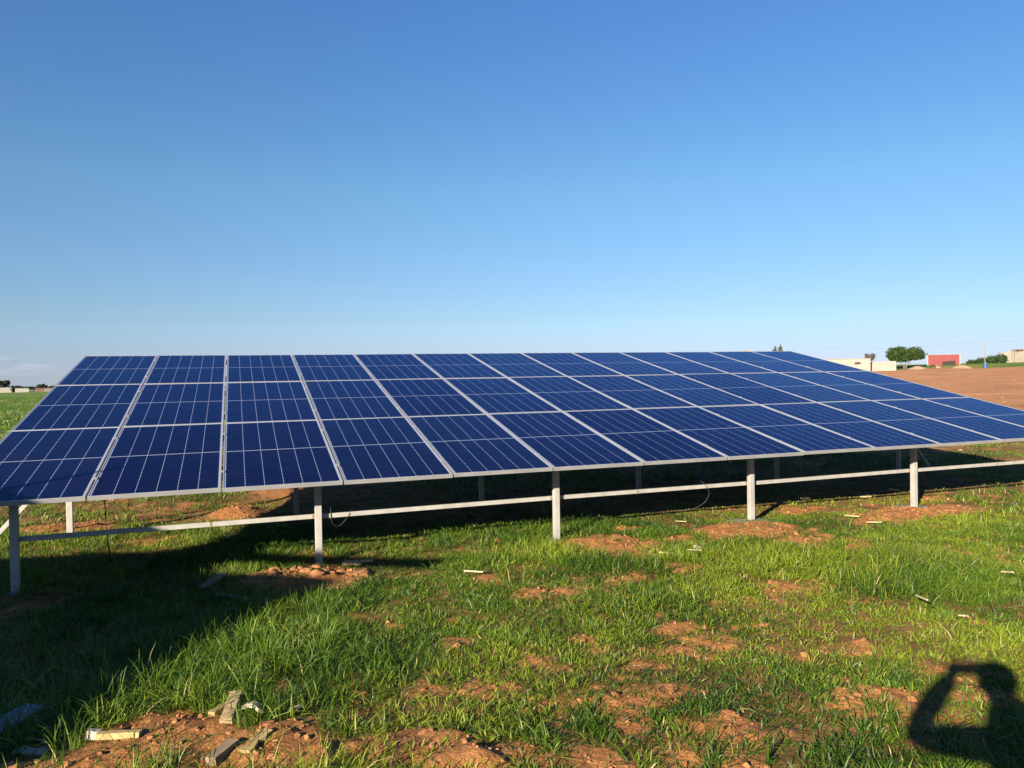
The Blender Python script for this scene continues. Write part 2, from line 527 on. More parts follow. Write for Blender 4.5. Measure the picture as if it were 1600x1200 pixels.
# ------------------------------------------------------------------ solar array
TILT = R(11.734)
PW, PH = 1.020, 2.149            # panel pitch
LW, LH = 1.007, 2.132            # panel size
Z0 = 0.85                        # height of the front edge
UPS = Vector((0, math.cos(TILT), math.sin(TILT)))
NRM = Vector((0, -math.sin(TILT), math.cos(TILT)))
ROT = Matrix.Rotation(TILT, 3, 'X')


def onp(x, s, n=0.0):
    """point on the array plane: x along, s up the slope, n off the glass"""
    return Vector((x, 0, Z0)) + UPS * s + NRM * n


array = empty('solar_array', (0.40, 0.5, 0.0))
tag(array, 'long tilted solar array of blue panels on white steel posts in the grass', 'solar array')
A0 = Vector(array.location)


def panel_meshes():
    bm = bmesh.new()
    box(bm, (0, 0, -0.006), (LW - 0.006, LH - 0.006, 0.006))
    lam = bpy.data.meshes.new('solar_panel'); bm.to_mesh(lam); bm.free()
    lam.materials.append(M_PV)
    bm = bmesh.new()
    t = 0.0105; hh = 0.038
    for sy in (-1, 1):
        box(bm, (0, sy * (LH - t) / 2, -hh / 2 + 0.0008), (LW, t, hh), bevel=0.0012)
    for sx in (-1, 1):
        box(bm, (sx * (LW - t) / 2, 0, -hh / 2 + 0.0008), (t, LH - 2 * t, hh), bevel=0.0012)
    fr = bpy.data.meshes.new('panel_frame'); bm.to_mesh(fr); bm.free()
    fr.materials.append(M_ALU)
    bm = bmesh.new()
    box(bm, (0, 0.0, -0.022), (0.11, 0.07, 0.022), bevel=0.003)
    jb = bpy.data.meshes.new('junction_box'); bm.to_mesh(jb); bm.free()
    jb.materials.append(M_CABLE)
    return lam, fr, jb


LAM, FRM, JBX = panel_meshes()
prng = random.Random(3)
for r in range(3):
    for c in range(13):
        o = link('solar_panel', LAM, None, array)
        ctr = onp((c + 0.5) * PW, (r + 0.5) * PH, prng.uniform(-0.0010, 0.0010)) - A0
        o.location = ctr
        o.rotation_euler = (TILT + prng.uniform(-.0030, .0030), prng.uniform(-.0030, .0030), 0)
        f = link('panel_frame', FRM, None, o)
        j = link('junction_box', JBX, None, o)

bm = bmesh.new()
box(bm, (0, 0, 0.003), (0.040, 0.045, 0.006), bevel=0.0015)
box(bm, (0, 0, -0.018), (0.018, 0.03, 0.034))
CLM = bpy.data.meshes.new('panel_clamp'); bm.to_mesh(CLM); bm.free(); CLM.materials.append(M_ALU)
for c in range(1, 13):
    for s in (0.45, 1.70, 2.60, 3.85, 4.75, 6.0):
        o = link('panel_clamp', CLM, None, array, onp(c * PW, s, 0.0015) - A0)
        o.rotation_euler = (TILT, 0, 0)

POSTX = [0.40, 2.88, 5.33, 7.80, 10.30, 12.75]
PT = 0.062
# purlins under the panels, rafters under the purlins
for s in (0.45, 1.70, 2.60, 3.85, 4.75, 6.0):
    bm = bmesh.new()
    bar(bm, onp(0.03, s, -0.059) - A0, onp(13 * PW - 0.05, s, -0.059) - A0, 0.04, 0.04, 0.002, NRM)
    from_bm('purlin', bm, M_STEEL, array)
for x in POSTX:
    bm = bmesh.new()
    bar(bm, onp(x, 0.30, -0.110) - A0, onp(x, 6.25, -0.110) - A0, 0.05, 0.06, 0.002, NRM)
    from_bm('rafter', bm, M_STEEL, array)


def post(x, y, cat='support_post'):
    zt = Z0 + math.tan(TILT) * (y - 0.03) - 0.142 / math.cos(TILT)
    zb = gz(x, y) - 0.25
    bm = bmesh.new()
    box(bm, (x - A0.x, y - A0.y, (zt + zb) / 2), (PT, PT, zt - zb), bevel=0.004)
    o = from_bm(cat, bm, M_STEEL, array)
    return o, zt


MIDY = [2.75, 3.35, 3.12, 3.15, 3.14, 3.05]
fr_posts = []
for x, my in zip(POSTX, MIDY):
    o, zt = post(x, 0.5); fr_posts.append(o)
    post(x, my); post(x, 5.75)
# lumpy concrete footings round the front posts
for x, o, rad in zip(POSTX, fr_posts, (0.09, 0.08, 0.12, 0.24, 0.22, 0.14)):
    bm = bmesh.new()
    g0 = gz(x, 0.5)
    top = bm.verts.new((x - A0.x, 0, g0 + 0.014))
    r0, r1, r2 = [], [], []
    for k in range(18):
        a = 2 * math.pi * k / 18
        rr = rad * (1 + 0.22 * math.sin(2 * a + x) + 0.10 * math.sin(5 * a + 2 * x))
        r0.append(bm.verts.new((x - A0.x + rr * .6 * math.cos(a), rr * .6 * math.sin(a), g0 + 0.012)))
        r1.append(bm.verts.new((x - A0.x + rr * math.cos(a), rr * math.sin(a), g0 + 0.002)))
        r2.append(bm.verts.new((x - A0.x + rr * 1.06 * math.cos(a), rr * 1.06 * math.sin(a), g0 - 0.08)))
    for k in range(18):
        j = (k + 1) % 18
        bm.faces.new((top, r0[k], r0[j])); bm.faces.new((r0[k], r1[k], r1[j], r0[j])); bm.faces.new((r1[k], r2[k], r2[j], r1[j]))
    from_bm('concrete_footing', bm, M_CONC, array, smooth=True)

# front rail, one length per bay, set behind the posts' front faces
RZ = Z0 - 0.395
RY = 0.545 - A0.y
rx = [x - A0.x for x in POSTX]
bays = [(-0.0 + PT / 2, rx[1] - PT / 2)] + [(rx[i] + PT / 2, rx[i + 1] - PT / 2) for i in range(1, 5)] + [(rx[5] + PT / 2, rx[5] + 1.15)]
for i, (a, b) in enumerate(bays):
    dz = random.uniform(-.006, .006)
    bm = bmesh.new()
    bar(bm, (a - .004, RY, RZ + dz), (b + .004, RY, RZ - dz * .5), 0.03, 0.042, 0.003)
    o = from_bm('front_rail', bm, M_STEEL, array)
    bm = bmesh.new()
    box(bm, (b - 0.012, RY - 0.001, RZ - dz * .5), (0.030, 0.033, 0.046), bevel=0.006)
    from_bm('weld', bm, M_RUST, o)
    jx = a + (b - a) * (0.40 if i in (2,) else 0.62)
    if i in (0, 2, 4):
        bm = bmesh.new()
        box(bm, (jx, RY - 0.001, RZ), (0.022, 0.034, 0.0465), bevel=0.004)
        from_bm('rail_joint', bm, M_RUST, o)
# slanting end braces
for (a, b) in (((0.40, 2.90, 0.93), (-1.08, 2.90, -0.75)), ((12.55, 2.95, 0.98), (14.25, 2.95, -1.0))):
    bm = bmesh.new()
    a = Vector(a) - A0; b = Vector(b) - A0
    d = (b - a)
    b = a + d * ((a.z + 0.05) / (a.z - b.z))
    bar(bm, a, b, 0.035, 0.045, 0.003)
    from_bm('end_brace', bm, M_STEEL, array)


def cable(name, pts, rad, label, m=M_CABLE, parent=None):
    bm = bmesh.new()
    # smooth the polyline
    P = [Vector(p) for p in pts]
    out = []
    for i in range(len(P) - 1):
        p0, p1, p2, p3 = P[max(i - 1, 0)], P[i], P[i + 1], P[min(i + 2, len(P) - 1)]
        for k in range(6):
            t = k / 6
            out.append(0.5 * ((2 * p1) + (-p0 + p2) * t + (2 * p0 - 5 * p1 + 4 * p2 - p3) * t * t + (-p0 + 3 * p1 - 3 * p2 + p3) * t ** 3))
    out.append(P[-1])
    tube(bm, out, rad, 6)
    o = from_bm(name, bm, m, smooth=True)
    return tag(o, label, 'cable')


cable('cable', [(3.00, 0.56, 0.80), (3.00, 0.525, 0.47), (3.015, 0.52, 0.38), (3.07, 0.53, 0.345), (3.13, 0.54, 0.39), (3.17, 0.52, 0.45), (3.24, 0.6, 0.52), (3.36, 0.7, 0.56)],
      0.003, 'thin black cable looped round the white rail right of the mound post')
cable('cable', [(7.12, 0.60, 0.56), (7.20, 0.53, 0.47), (7.24, 0.52, 0.38), (7.20, 0.55, 0.27), (7.08, 0.62, 0.19), (6.98, 0.75, 0.15)],
      0.0032, 'thin dark cable hanging in a curve from the rail into the grass')
cable('cable', [(0.98, 1.1, 0.97), (0.985, 1.15, 0.6), (0.99, 1.2, 0.3), (1.0, 1.3, 0.05)], 0.005,
      'thin black cable hanging straight down beneath the second panel from the left')
cable('cable', [(1.95, 2.6, 0.85), (2.1, 2.5, 0.60), (2.35, 2.5, 0.62), (2.62, 2.55, 0.72), (2.78, 2.7, 0.55), (2.90, 3.2, 0.45)], 0.012,
      'black cable sagging beneath the panels beside the shaded middle post')
cable('cable', [(0.78, 1.3, 0.99), (0.80, 1.3, 0.90), (0.835, 1.31, 0.82), (0.86, 1.32, 0.78)], 0.016,
      'short black cable end dangling beneath the gap between the first two panels')

# ------------------------------------------------------------------ grass
def visible(x, y, margin=1.3):
    d, l = polar(x, y)
    return (d > 2.6) & (np.abs(l) < 0.68 * d + margin)


def grass_mesh(name, bx, by, h, w, n_per, spread, mtl, label, droop=1.0, seed=1, dryness=0.014):
    """clumps at (bx,by): n_per blades each; one mesh of curved tapered blades"""
    rg = np.random.default_rng(seed)
    nc = len(bx)
    rep = n_per if isinstance(n_per, np.ndarray) else np.full(nc, n_per)
    idx = np.repeat(np.arange(nc), rep)
    n = len(idx)
    az = rg.random(n) * 2 * np.pi
    rad = spread * np.sqrt(rg.random(n))
    x = bx[idx] + np.cos(az) * rad; y = by[idx] + np.sin(az) * rad
    z = height(x, y) - 0.006
    az2 = az + rg.normal(0, 0.7, n)
    caz = rg.random(nc) * 2 * np.pi
    H = h[idx] * rg.uniform(0.45, 1.2, n)
    lean = np.clip(rg.gamma(2.0, 0.42, n), 0.08, 2.2) * droop
    dx = np.cos(az2) * lean + 0.35 * np.cos(caz[idx]) * droop; dy = np.sin(az2) * lean + 0.35 * np.sin(caz[idx]) * droop
    W = w[idx] * rg.uniform(0.6, 1.25, n)
    twist = rg.normal(0, 0.6, n)
    pa = az2 + np.pi / 2 + twist
    px, py = np.cos(pa), np.sin(pa)
    nl = np.hypot(dx, dy)
    T = np.array([0.0, 0.34, 0.70, 1.0]); WD = np.array([0.8, 1.0, 0.7, 0.0])
    V = np.zeros((n, 7, 3), np.float32)
    k = 0
    for t, wd in zip(T, WD):
        cx = x + dx * H * (0.35 * t + 0.65 * t * t); cy = y + dy * H * (0.35 * t + 0.65 * t * t)
        cz = z + H * (t - 0.30 * np.clip(nl, 0, 1.5) * t * t * t) / np.sqrt(1 + 0.25 * nl * nl)
        if wd > 0:
            V[:, k] = np.stack([cx - px * W * wd / 2, cy - py * W * wd / 2, cz], 1)
            V[:, k + 1] = np.stack([cx + px * W * wd / 2, cy + py * W * wd / 2, cz + 0.25 * W * np.sin(twist)], 1)
            k += 2
        else:
            V[:, k] = np.stack([cx, cy, cz], 1)
    base = (np.arange(n) * 7)[:, None]
    L = (base + np.array([0, 1, 3, 2, 2, 3, 5, 4, 4, 5, 6])).astype(np.int32)
    starts = (np.arange(n) * 11)[:, None] + np.array([0, 4, 8])
    me = bpy.data.meshes.new(name)
    me.vertices.add(n * 7); me.vertices.foreach_set('co', V.ravel())
    me.loops.add(n * 11); me.loops.foreach_set('vertex_index', L.ravel())
    me.polygons.add(n * 3); me.polygons.foreach_set('loop_start', starts.ravel().astype(np.int32))
    me.update()
    me.polygons.foreach_set('use_smooth', np.ones(n * 3, dtype=bool))
    ct = rg.random(nc) * 0.45 + 0.55 * sm(fbm(bx * 1.3 + 50, by * 1.3, 3), 0.28, 0.72)
    tint = np.clip(0.62 * ct[idx] + 0.38 * rg.random(n), 0, 1)
    dry = (rg.random(n) < dryness).astype(float)
    yel = sm(fbm(bx * 0.8 - 20, by * 0.8 + 11, 3) + 0.14 * rg.normal(0, 1, nc), 0.52, 0.74)[idx]
    tv = np.repeat(tint, 7).astype(np.float32)
    a = me.attributes.new('tint', 'FLOAT', 'POINT'); a.data.foreach_set('value', tv)
    a = me.attributes.new('dry', 'FLOAT', 'POINT'); a.data.foreach_set('value', np.repeat(dry, 7).astype(np.float32))
    a = me.attributes.new('yel', 'FLOAT', 'POINT'); a.data.foreach_set('value', np.repeat(yel, 7).astype(np.float32))
    o = link(name, me, mtl)
    return tag(o, label, 'grass', kind='stuff')


def grass_mat():
    m, nt, b = mat('young_grass')
    at = lambda n: N(nt, 'ShaderNodeAttribute', attribute_name=n).outputs['Fac']
    c = ramp(nt, at('tint'), [(0.10, (0.012, 0.038, 0.004)), (0.42, (0.042, 0.098, 0.006)), (0.70, (0.100, 0.172, 0.011)), (0.94, (0.21, 0.265, 0.028))])
    c = mixc(nt, mth(nt, 'MULTIPLY', at('yel'), 0.5), c, (0.21, 0.245, 0.016))
    c = mixc(nt, at('dry'), c, (0.30, 0.24, 0.11))
    nt.links.new(c, b.inputs['Base Color'])
    b.inputs['Roughness'].default_value = 0.5
    b.inputs['Specular IOR Level'].default_value = 0.3
    tr = N(nt, 'ShaderNodeBsdfTranslucent')
    nt.links.new(mixc(nt, 0.5, c, (0.09, 0.16, 0.008)), tr.inputs['Color'])
    mx = N(nt, 'ShaderNodeMixShader'); mx.inputs[0].default_value = 0.22
    nt.links.new(b.outputs[0], mx.inputs[1]); nt.links.new(tr.outputs[0], mx.inputs[2])
    nt.links.new(mx.outputs[0], nt.nodes['Material Output'].inputs['Surface'])
    return m


M_GRASS = grass_mat()


def scatter(n, x0, x1, y0, y1, keep, seed):
    rg = np.random.default_rng(seed)
    x = rg.uniform(x0, x1, n); y = rg.uniform(y0, y1, n)
    k = keep(x, y, rg)
    return x[k], y[k]


def keep_near(x, y, rg):
    d, l = polar(x, y)
    dens = 1 - bare(x, y)
    lush = 0.22 + 0.78 * sm(fbm(x * 1.7 + 77, y * 1.7, 3), 0.36, 0.60)
    return visible(x, y) & (d < 9.0) & (rg.random(len(x)) < dens * lush + 0.05)


def keep_mid(x, y, rg):
    d, l = polar(x, y)
    dens = (1 - bare(x, y)) ** 1.5 * (1 - field(x, y))
    lush = 0.45 + 0.55 * sm(fbm(x * 1.2 + 77, y * 1.2, 3), 0.3, 0.6)
    return visible(x, y, 2.0) & (d >= 9.0) & (d < 30) & (rg.random(len(x)) < dens * lush)


def tall(x, y):
    """blade length in metres: taller in front, trampled short near the array"""
    d, l = polar(x, y)
    t = 0.050 + 0.098 * sm(fbm(x * 0.55 + 4, y * 0.55 + 9, 3), 0.32, 0.66)
    f = 1 - 0.38 * sm(y, -2.0, 0.0)
    return t * f * (1 - 0.35 * bare(x, y))


gx, gy = scatter(52000, -4, 11, -5, 4, keep_near, 1)
gxn, gyn = gx, gy
grass_mesh('grass', gx, gy, tall(gx, gy) * RNG.uniform(0.75, 1.55, len(gx)), np.full(len(gx), 0.0053), RNG.integers(8, 19, len(gx)), 0.06,
           M_GRASS, 'young green grass in clumps on the red soil in front of the array', seed=2)
ux_, uy_ = scatter(62000, -4, 11, -5, 4, lambda x, y, rg: visible(x, y) & (polar(x, y)[0] < 9.5) & (rg.random(len(x)) < (1 - bare(x, y)) * (0.35 + 0.65 * vnoise(x * 3.3, y * 3.3)) + 0.04), 41)
grass_mesh('low_grass', ux_, uy_, np.full(len(ux_), 0.045), np.full(len(ux_), 0.0065), 6, 0.05, M_GRASS, 'low matted green blades and weeds covering the soil between taller grass', 1.5, seed=42)
# long bent tufts standing above the rest
tx, ty = scatter(1100, -4, 10, -5, 0.5, lambda x, y, rg: keep_near(x, y, rg) & (fbm(x * 0.7 + 4, y * 0.7 + 9, 3) > 0.46), 5)
grass_mesh('tall_grass', tx, ty, np.full(len(tx), 0.165), np.full(len(tx), 0.0068), 7, 0.04, M_GRASS, 'taller bent grass tufts rising above the short grass', 1.0, seed=6)
gx, gy = scatter(110000, -12, 30, -4, 22, keep_mid, 3)
grass_mesh('short_grass', gx, gy, tall(gx, gy) * RNG.uniform(0.8, 1.3, len(gx)), np.full(len(gx), 0.011), 6, 0.10, M_GRASS,
           'short green grass round and beyond the array posts', seed=4)


def keep_far(x, y, rg):
    d, l = polar(x, y)
    return visible(x, y, 3.0) & (d > 26) & (d < 120) & (l < 5) & (rg.random(len(x)) < (1 - field(x, y)) * np.minimum(1, (34 / d) ** 1.3))


gx, gy = scatter(30000, -75, 8, 14, 112, keep_far, 8)
grass_mesh('field_grass', gx, gy, np.full(len(gx), 0.16), np.full(len(gx), 0.035), 4, 0.25, M_GRASS, 'green crop grass of the far left field', seed=9, dryness=0.0)


# ------------------------------------------------------------------ clods and little stones
def lumps(name, xs, ys, sizes, mtl, label, cat, sink=0.3, seed=0, squash=0.7, facet=True):
    rg = np.random.default_rng(seed)
    bm = bmesh.new(); bmesh.ops.create_icosphere(bm, subdivisions=1 if facet else 2, radius=1.0)
    v0 = np.array([v.co[:] for v in bm.verts]); f0 = np.array([[v.index for v in f.verts] for f in bm.faces]); bm.free()
    n = len(xs); nv = len(v0)
    zs = height(xs, ys)
    V = np.zeros((n, nv, 3), np.float32)
    for i in range(n):
        q = v0 * (1 + (rg.normal(0, .13, (nv, 1)) if facet else 0) + 0.28 * np.sin(v0 @ rg.normal(0, 2.2, (3, 1)) + rg.random() * 6) + 0.14 * np.sin(v0 @ rg.normal(0, 5.5, (3, 1)) + rg.random() * 6))
        a = rg.random() * 6.28; c, s = math.cos(a), math.sin(a)
        q = q * np.array([rg.uniform(.8, 1.4), rg.uniform(.7, 1.1), squash * rg.uniform(.7, 1.2)]) * sizes[i]
        V[i] = np.stack([q[:, 0] * c - q[:, 1] * s + xs[i], q[:, 0] * s + q[:, 1] * c + ys[i], q[:, 2] + zs[i] + sizes[i] * squash * (1 - 2 * sink) * 0.6], 1)
    F = (f0[None] + (np.arange(n) * nv)[:, None, None]).astype(np.int32)
    me = bpy.data.meshes.new(name)
    me.vertices.add(n * nv); me.vertices.foreach_set('co', V.ravel())
    me.loops.add(F.size); me.loops.foreach_set('vertex_index', F.ravel())
    me.polygons.add(F.size // 3); me.polygons.foreach_set('loop_start', np.arange(0, F.size, 3, dtype=np.int32))
    me.update(); me.polygons.foreach_set('use_smooth', np.full(F.size // 3, not facet, dtype=bool))
    return tag(link(name, me, mtl), label, cat, kind='stuff')


M_CLOD = simple('red_clods', (0.20, 0.080, 0.028), (0.38, 0.17, 0.062), 18, 0.98, 0, 0.7, 0.012)
cxs, cys = scatter(60000, -2, 12, -4.6, 3.8, lambda x, y, rg: visible(x, y, .8) & (rg.random(len(x)) < bare(x, y) ** 2 * 0.6), 21)
lumps('soil_clods', cxs, cys, np.clip(np.random.default_rng(3).lognormal(-5.0, 0.6, len(cxs)), .0025, .024), M_CLOD, 'small crumbly lumps of red earth on the bare patches', 'soil clods', seed=4)
# knobbly lumps on the mound round the second front post
mr = np.random.default_rng(8)
a = mr.random(60) * 6.28; rr = np.sqrt(mr.random(60))
lumps('mound_clods', 2.66 + np.cos(a) * rr * .56, -0.12 + np.sin(a) * rr * .46, mr.uniform(.022, .062, 60), M_CLOD, 'fist sized red clods heaped round the shaded mound post', 'soil clods', seed=9, squash=.55, sink=.62, facet=False)
sxs, sys_ = scatter(9000, -2, 14, -4.6, 3.5, lambda x, y, rg: visible(x, y, .8) & (rg.random(len(x)) < bare(x, y) * 0.10 + 0.006), 22)
lumps('pebbles', sxs, sys_, np.clip(np.random.default_rng(5).lognormal(-5.0, 0.4, len(sxs)), .003, .018), M_STONE, 'tiny pale pebbles scattered over the soil and grass', 'pebbles', seed=6)
fx_, fy_ = scatter(1500, 15, 150, 12, 130, lambda x, y, rg: (field(x, y) > .8) & (rg.random(len(x)) < 0.9) & visible(x, y, 4), 31)
lumps('field_clods', fx_, fy_, np.clip(np.random.default_rng(7).lognormal(-2.9, 0.5, len(fx_)), .02, .13), simple('field_clod', (0.25, 0.105, 0.042), (0.40, 0.19, 0.085), 3, .98, 0, .5, .02),
      'rough brown clods on the tilled field at the right', 'soil clods', seed=8, squash=.45)


# ------------------------------------------------------------------ wood scraps and litter
def scrap(name, a, b, w, h, m, label, cat, tilt=0.0, lift=0.02, rag=0.0, seed=0, bend=0.0):
    """a split piece of wood lying from a to b: faceted long block with ragged ends"""
    rg = random.Random(seed)
    a = Vector((a[0], a[1], 0)); b = Vector((b[0], b[1], 0))
    d = b - a; L = d.length
    bm = bmesh.new()
    n = 6; rings = []
    for i in range(n + 1):
        t = i / n
        ww = w * (1 - rag * rg.random()); hh = h * (1 - 0.6 * rag * rg.random())
        z = bend * math.sin(math.pi * t)
        o = rg.uniform(-rag, rag) * w * 0.3
        e = (rg.uniform(-rag, rag) * 0.12 * L) if i in (0, n) else 0
        rings.append([bm.verts.new((-L / 2 + t * L + e * (1 if k in (1, 2) else .4), o + sy * ww / 2, z + sz * hh / 2)) for k, (sy, sz) in enumerate(((-1, -1), (1, -1), (1, 1), (-1, 1)))])
    for p, q in zip(rings[:-1], rings[1:]):
        for k in range(4):
            bm.faces.new((p[k], p[(k + 1) % 4], q[(k + 1) % 4], q[k]))
    bm.faces.new(rings[0][::-1]); bm.faces.new(rings[-1])
    if rag < 0.05:
        bmesh.ops.bevel(bm, geom=[e for e in bm.edges if e.calc_face_angle(0) > 0.6], offset=min(w, h) * .06, segments=1, affect='EDGES')
    c = (a + b) / 2
    o = from_bm(name, bm, m)
    o.location = (c.x, c.y, gz(c.x, c.y) + h / 2 + lift)
    o.rotation_euler = (rg.uniform(-.12, .12), tilt, math.atan2(d.y, d.x))
    if c.x > 3.6: o.scale = (0.72, 0.75, 0.75)
    return tag(o, label, cat)


scrap('wood_block', (2.09, -2.80), (2.14, -2.56), 0.062, 0.05, M_WOOD, 'squared pale wood block leaning upright on the bare soil at lower left', 'wood scrap', -0.18, .006, 0.07, 1)
scrap('wood_block', (2.03, -3.24), (2.13, -3.11), 0.06, 0.04, M_WOODG, 'brown weathered wood block at the bottom edge of the picture', 'wood scrap', -0.05, -.008, 0.08, 2)
scrap('wood_slab', (2.17, -3.22), (2.28, -3.07), 0.07, 0.022, M_WOODY, 'yellowish split slab right of the brown block at the bottom edge', 'wood scrap', -.08, .0, .4, 3)
scrap('wood_splinter', (2.02, -2.70), (2.09, -2.60), 0.04, 0.02, M_WOODY, 'small yellowish splinter tucked behind the leaning wood block', 'wood scrap', 0, .02, .35, 4)
scrap('wood_chip', (2.17, -2.70), (2.27, -2.75), 0.055, 0.024, M_PAPER, 'curled cream wood chip right of the leaning block', 'wood scrap', .1, .025, .4, 5, .02)
scrap('wood_chip', (2.40, -2.80), (2.47, -2.77), 0.035, 0.014, M_PAPER, 'tiny cream chip alone in the grass right of the wood blocks', 'wood scrap', 0, .02, .4, 6)
scrap('wood_piece', (1.51, -2.78), (1.70, -2.83), 0.042, 0.03, M_WOODY, 'yellow split piece of wood among blades at lower left', 'wood scrap', 0, .012, .3, 7)
scrap('wood_piece', (1.14, -2.68), (1.29, -2.76), 0.05, 0.016, M_PAPER, 'flat buff piece half buried beside the shadow edge at lower left', 'wood scrap', 0, .004, .4, 8)
scrap('grey_board', (0.93, -2.60), (1.13, -2.25), 0.12, 0.022, M_PLANK, 'pale bluish board lying in the dark shadow at the left edge', 'board', -.03, .035, .02, 9)
scrap('stick', (1.04, -1.89), (1.10, -1.67), 0.012, 0.01, M_WOODG, 'thin grey stick lying in the shadow above the bluish board', 'stick', -.1, .06, .2, 10)
scrap('board_piece', (1.88, -0.10), (2.03, 0.14), 0.10, 0.02, M_WOODG, 'short weathered board in the shade left of the lumpy mound', 'board', -.15, .05, .12, 11)
scrap('board_piece', (2.00, -0.36), (2.24, -0.56), 0.035, 0.015, M_WOODG, 'narrow grey slat in the shade below the short board', 'board', .05, .03, .2, 12)
scrap('wood_piece', (3.08, 0.30), (3.24, 0.22), 0.085, 0.03, M_WOOD, 'cream split wood on the right side of the lumpy mound', 'wood scrap', 0, .03, .35, 13)
scrap('stick', (3.16, 0.27), (3.34, 0.18), 0.03, 0.02, M_WOODY, 'short yellow stick poking right from the cream wood on the mound', 'stick', -.08, .05, .2, 14)
scrap('stick', (4.00, -0.45), (4.20, -0.60), 0.022, 0.016, M_STRAW, 'straight cream stick on a soil patch in the middle of the grass', 'stick', 0, .035, .15, 15)
scrap('wood_piece', (5.97, -0.46), (6.10, -0.61), 0.07, 0.02, M_WOODY, 'flat tan wood piece between the third and fourth front posts', 'wood scrap', 0, .02, .35, 16)
scrap('stone', (6.41, -0.40), (6.49, -0.46), 0.055, 0.05, M_STONE, 'grey angular stone right of the flat tan wood piece', 'stone', .2, .01, .45, 17)
scrap('stem', (6.25, -0.52), (6.40, -0.62), 0.02, 0.012, M_STRAW, 'pale dry stem lying below the grey angular stone', 'stick', 0, .04, .3, 18)
scrap('stick', (6.90, -2.60), (6.79, -2.83), 0.018, 0.014, M_STRAW, 'short white stick in the deep grass toward the lower right', 'stick', -.1, .10, .1, 19)
scrap('stick', (8.82, -0.16), (9.03, -0.27), 0.022, 0.016, M_STRAW, 'straight white stick left of the rightmost visible post', 'stick', 0, .035, .1, 20)
scrap('wood_piece', (8.91, 0.26), (9.05, 0.08), 0.06, 0.02, M_WOODY, 'yellow flat wood piece above the white stick by the right post', 'wood scrap', 0, .025, .35, 21)
scrap('wood_piece', (9.18, 1.30), (9.42, 1.36), 0.07, 0.03, M_WOODY, 'yellow wood scrap at the edge of the array shadow', 'wood scrap', .1, .05, .35, 22)
scrap('wood_piece', (10.16, 1.30), (10.36, 1.24), 0.08, 0.025, M_WOOD, 'tan wood scrap by the shadow edge left of the right post', 'wood scrap', 0, .03, .4, 23)
scrap('wood_piece', (10.98, 1.60), (11.18, 1.54), 0.07, 0.03, M_WOOD, 'small pale wood scrap in the shadow edge just behind the right post', 'wood scrap', .1, .05, .4, 24)
scrap('wood_chip', (10.14, -0.78), (10.32, -0.90), 0.035, 0.014, M_STRAW, 'cream chip in short grass near the right edge', 'wood scrap', 0, .03, .3, 25)
scrap('wood_chip', (8.13, -2.32), (8.23, -2.40), 0.03, 0.014, M_STRAW, 'pale chip in the grass above the photographer shadow', 'wood scrap', 0, .07, .3, 26)
scrap('wood_chip', (6.90, 0.74), (7.04, 0.64), 0.022, 0.01, M_STRAW, 'dry pale stalk left of the grey footing of the fourth post', 'stick', 0, .03, .3, 27)
scrap('wood_chip', (16.40, 4.95), (16.49, 4.93), 0.06, 0.05, M_WOODG, 'white lump in the dark array shadow at far right', 'stone', .1, .03, .45, 28)
scrap('stone', (1.455, -2.73), (1.515, -2.745), 0.05, 0.045, M_STONE, 'pale round stone left of the yellow split wood', 'stone', .1, .012, .4, 29)
scrap('wood_chip', (6.96, -2.90), (7.03, -2.96), 0.03, 0.012, M_STRAW, 'bleached chip on bare soil right of the short white stick', 'wood scrap', 0, .03, .3, 30)

# ------------------------------------------------------------------ far buildings and plants
M_WHITE = simple('whitewashed_wall', (0.225, 0.20, 0.175), (0.28, 0.255, 0.225), 0.8, 0.9, 0, 0.2, 0.02)
M_WHITE2 = simple('sunlit_whitewash', (0.34, 0.315, 0.28), (0.42, 0.39, 0.35), 0.8, 0.9, 0, 0.1, 0.02)  # brighter copy of the whitewash; colour makes up for slanting sun on far walls
M_CREAMW = simple('cream_render', (0.205, 0.17, 0.14), (0.26, 0.22, 0.185), 0.7, 0.9, 0, 0.2, 0.02)
M_RED = simple('red_painted_wall', (0.155, 0.026, 0.028), (0.19, 0.038, 0.04), 0.6, 0.85, 0, 0.2, 0.02)
M_PINK = simple('pinkish_wall', (0.16, 0.09, 0.068), (0.21, 0.13, 0.10), 0.6, 0.9, 0, 0, 0.02)
M_BEIGE = simple('beige_block_wall', (0.17, 0.145, 0.115), (0.225, 0.195, 0.16), 0.5, 0.92, 0, 0.3, 0.02)
M_DARK = simple('dark_opening', (0.012, 0.011, 0.010), (0.02, 0.018, 0.016), 2, 0.9, 0, 0)
M_SAND = simple('builders_sand', (0.24, 0.165, 0.10), (0.30, 0.22, 0.14), 1.5, 0.97, 0, 0.5, 0.05)
M_EARTH = simple('heaped_earth', (0.24, 0.15, 0.095), (0.34, 0.24, 0.16), 1.2, 0.97, 0, 0.5, 0.06)
M_BARK = simple('grey_bark', (0.10, 0.075, 0.055), (0.19, 0.15, 0.115), 3, 0.95, 0, 0.4, 0.03)
M_POLE = simple('weathered_pole', (0.17, 0.155, 0.135), (0.22, 0.20, 0.175), 2, 0.85, 0, 0, 0.02)
M_BLUE = simple('blue_plastic', (0.02, 0.06, 0.20), (0.03, 0.085, 0.26), 1.5, 0.45, 0, 0)
M_TYRE = simple('black_rubber', (0.015, 0.014, 0.013), (0.03, 0.028, 0.026), 4, 0.9, 0, 0)


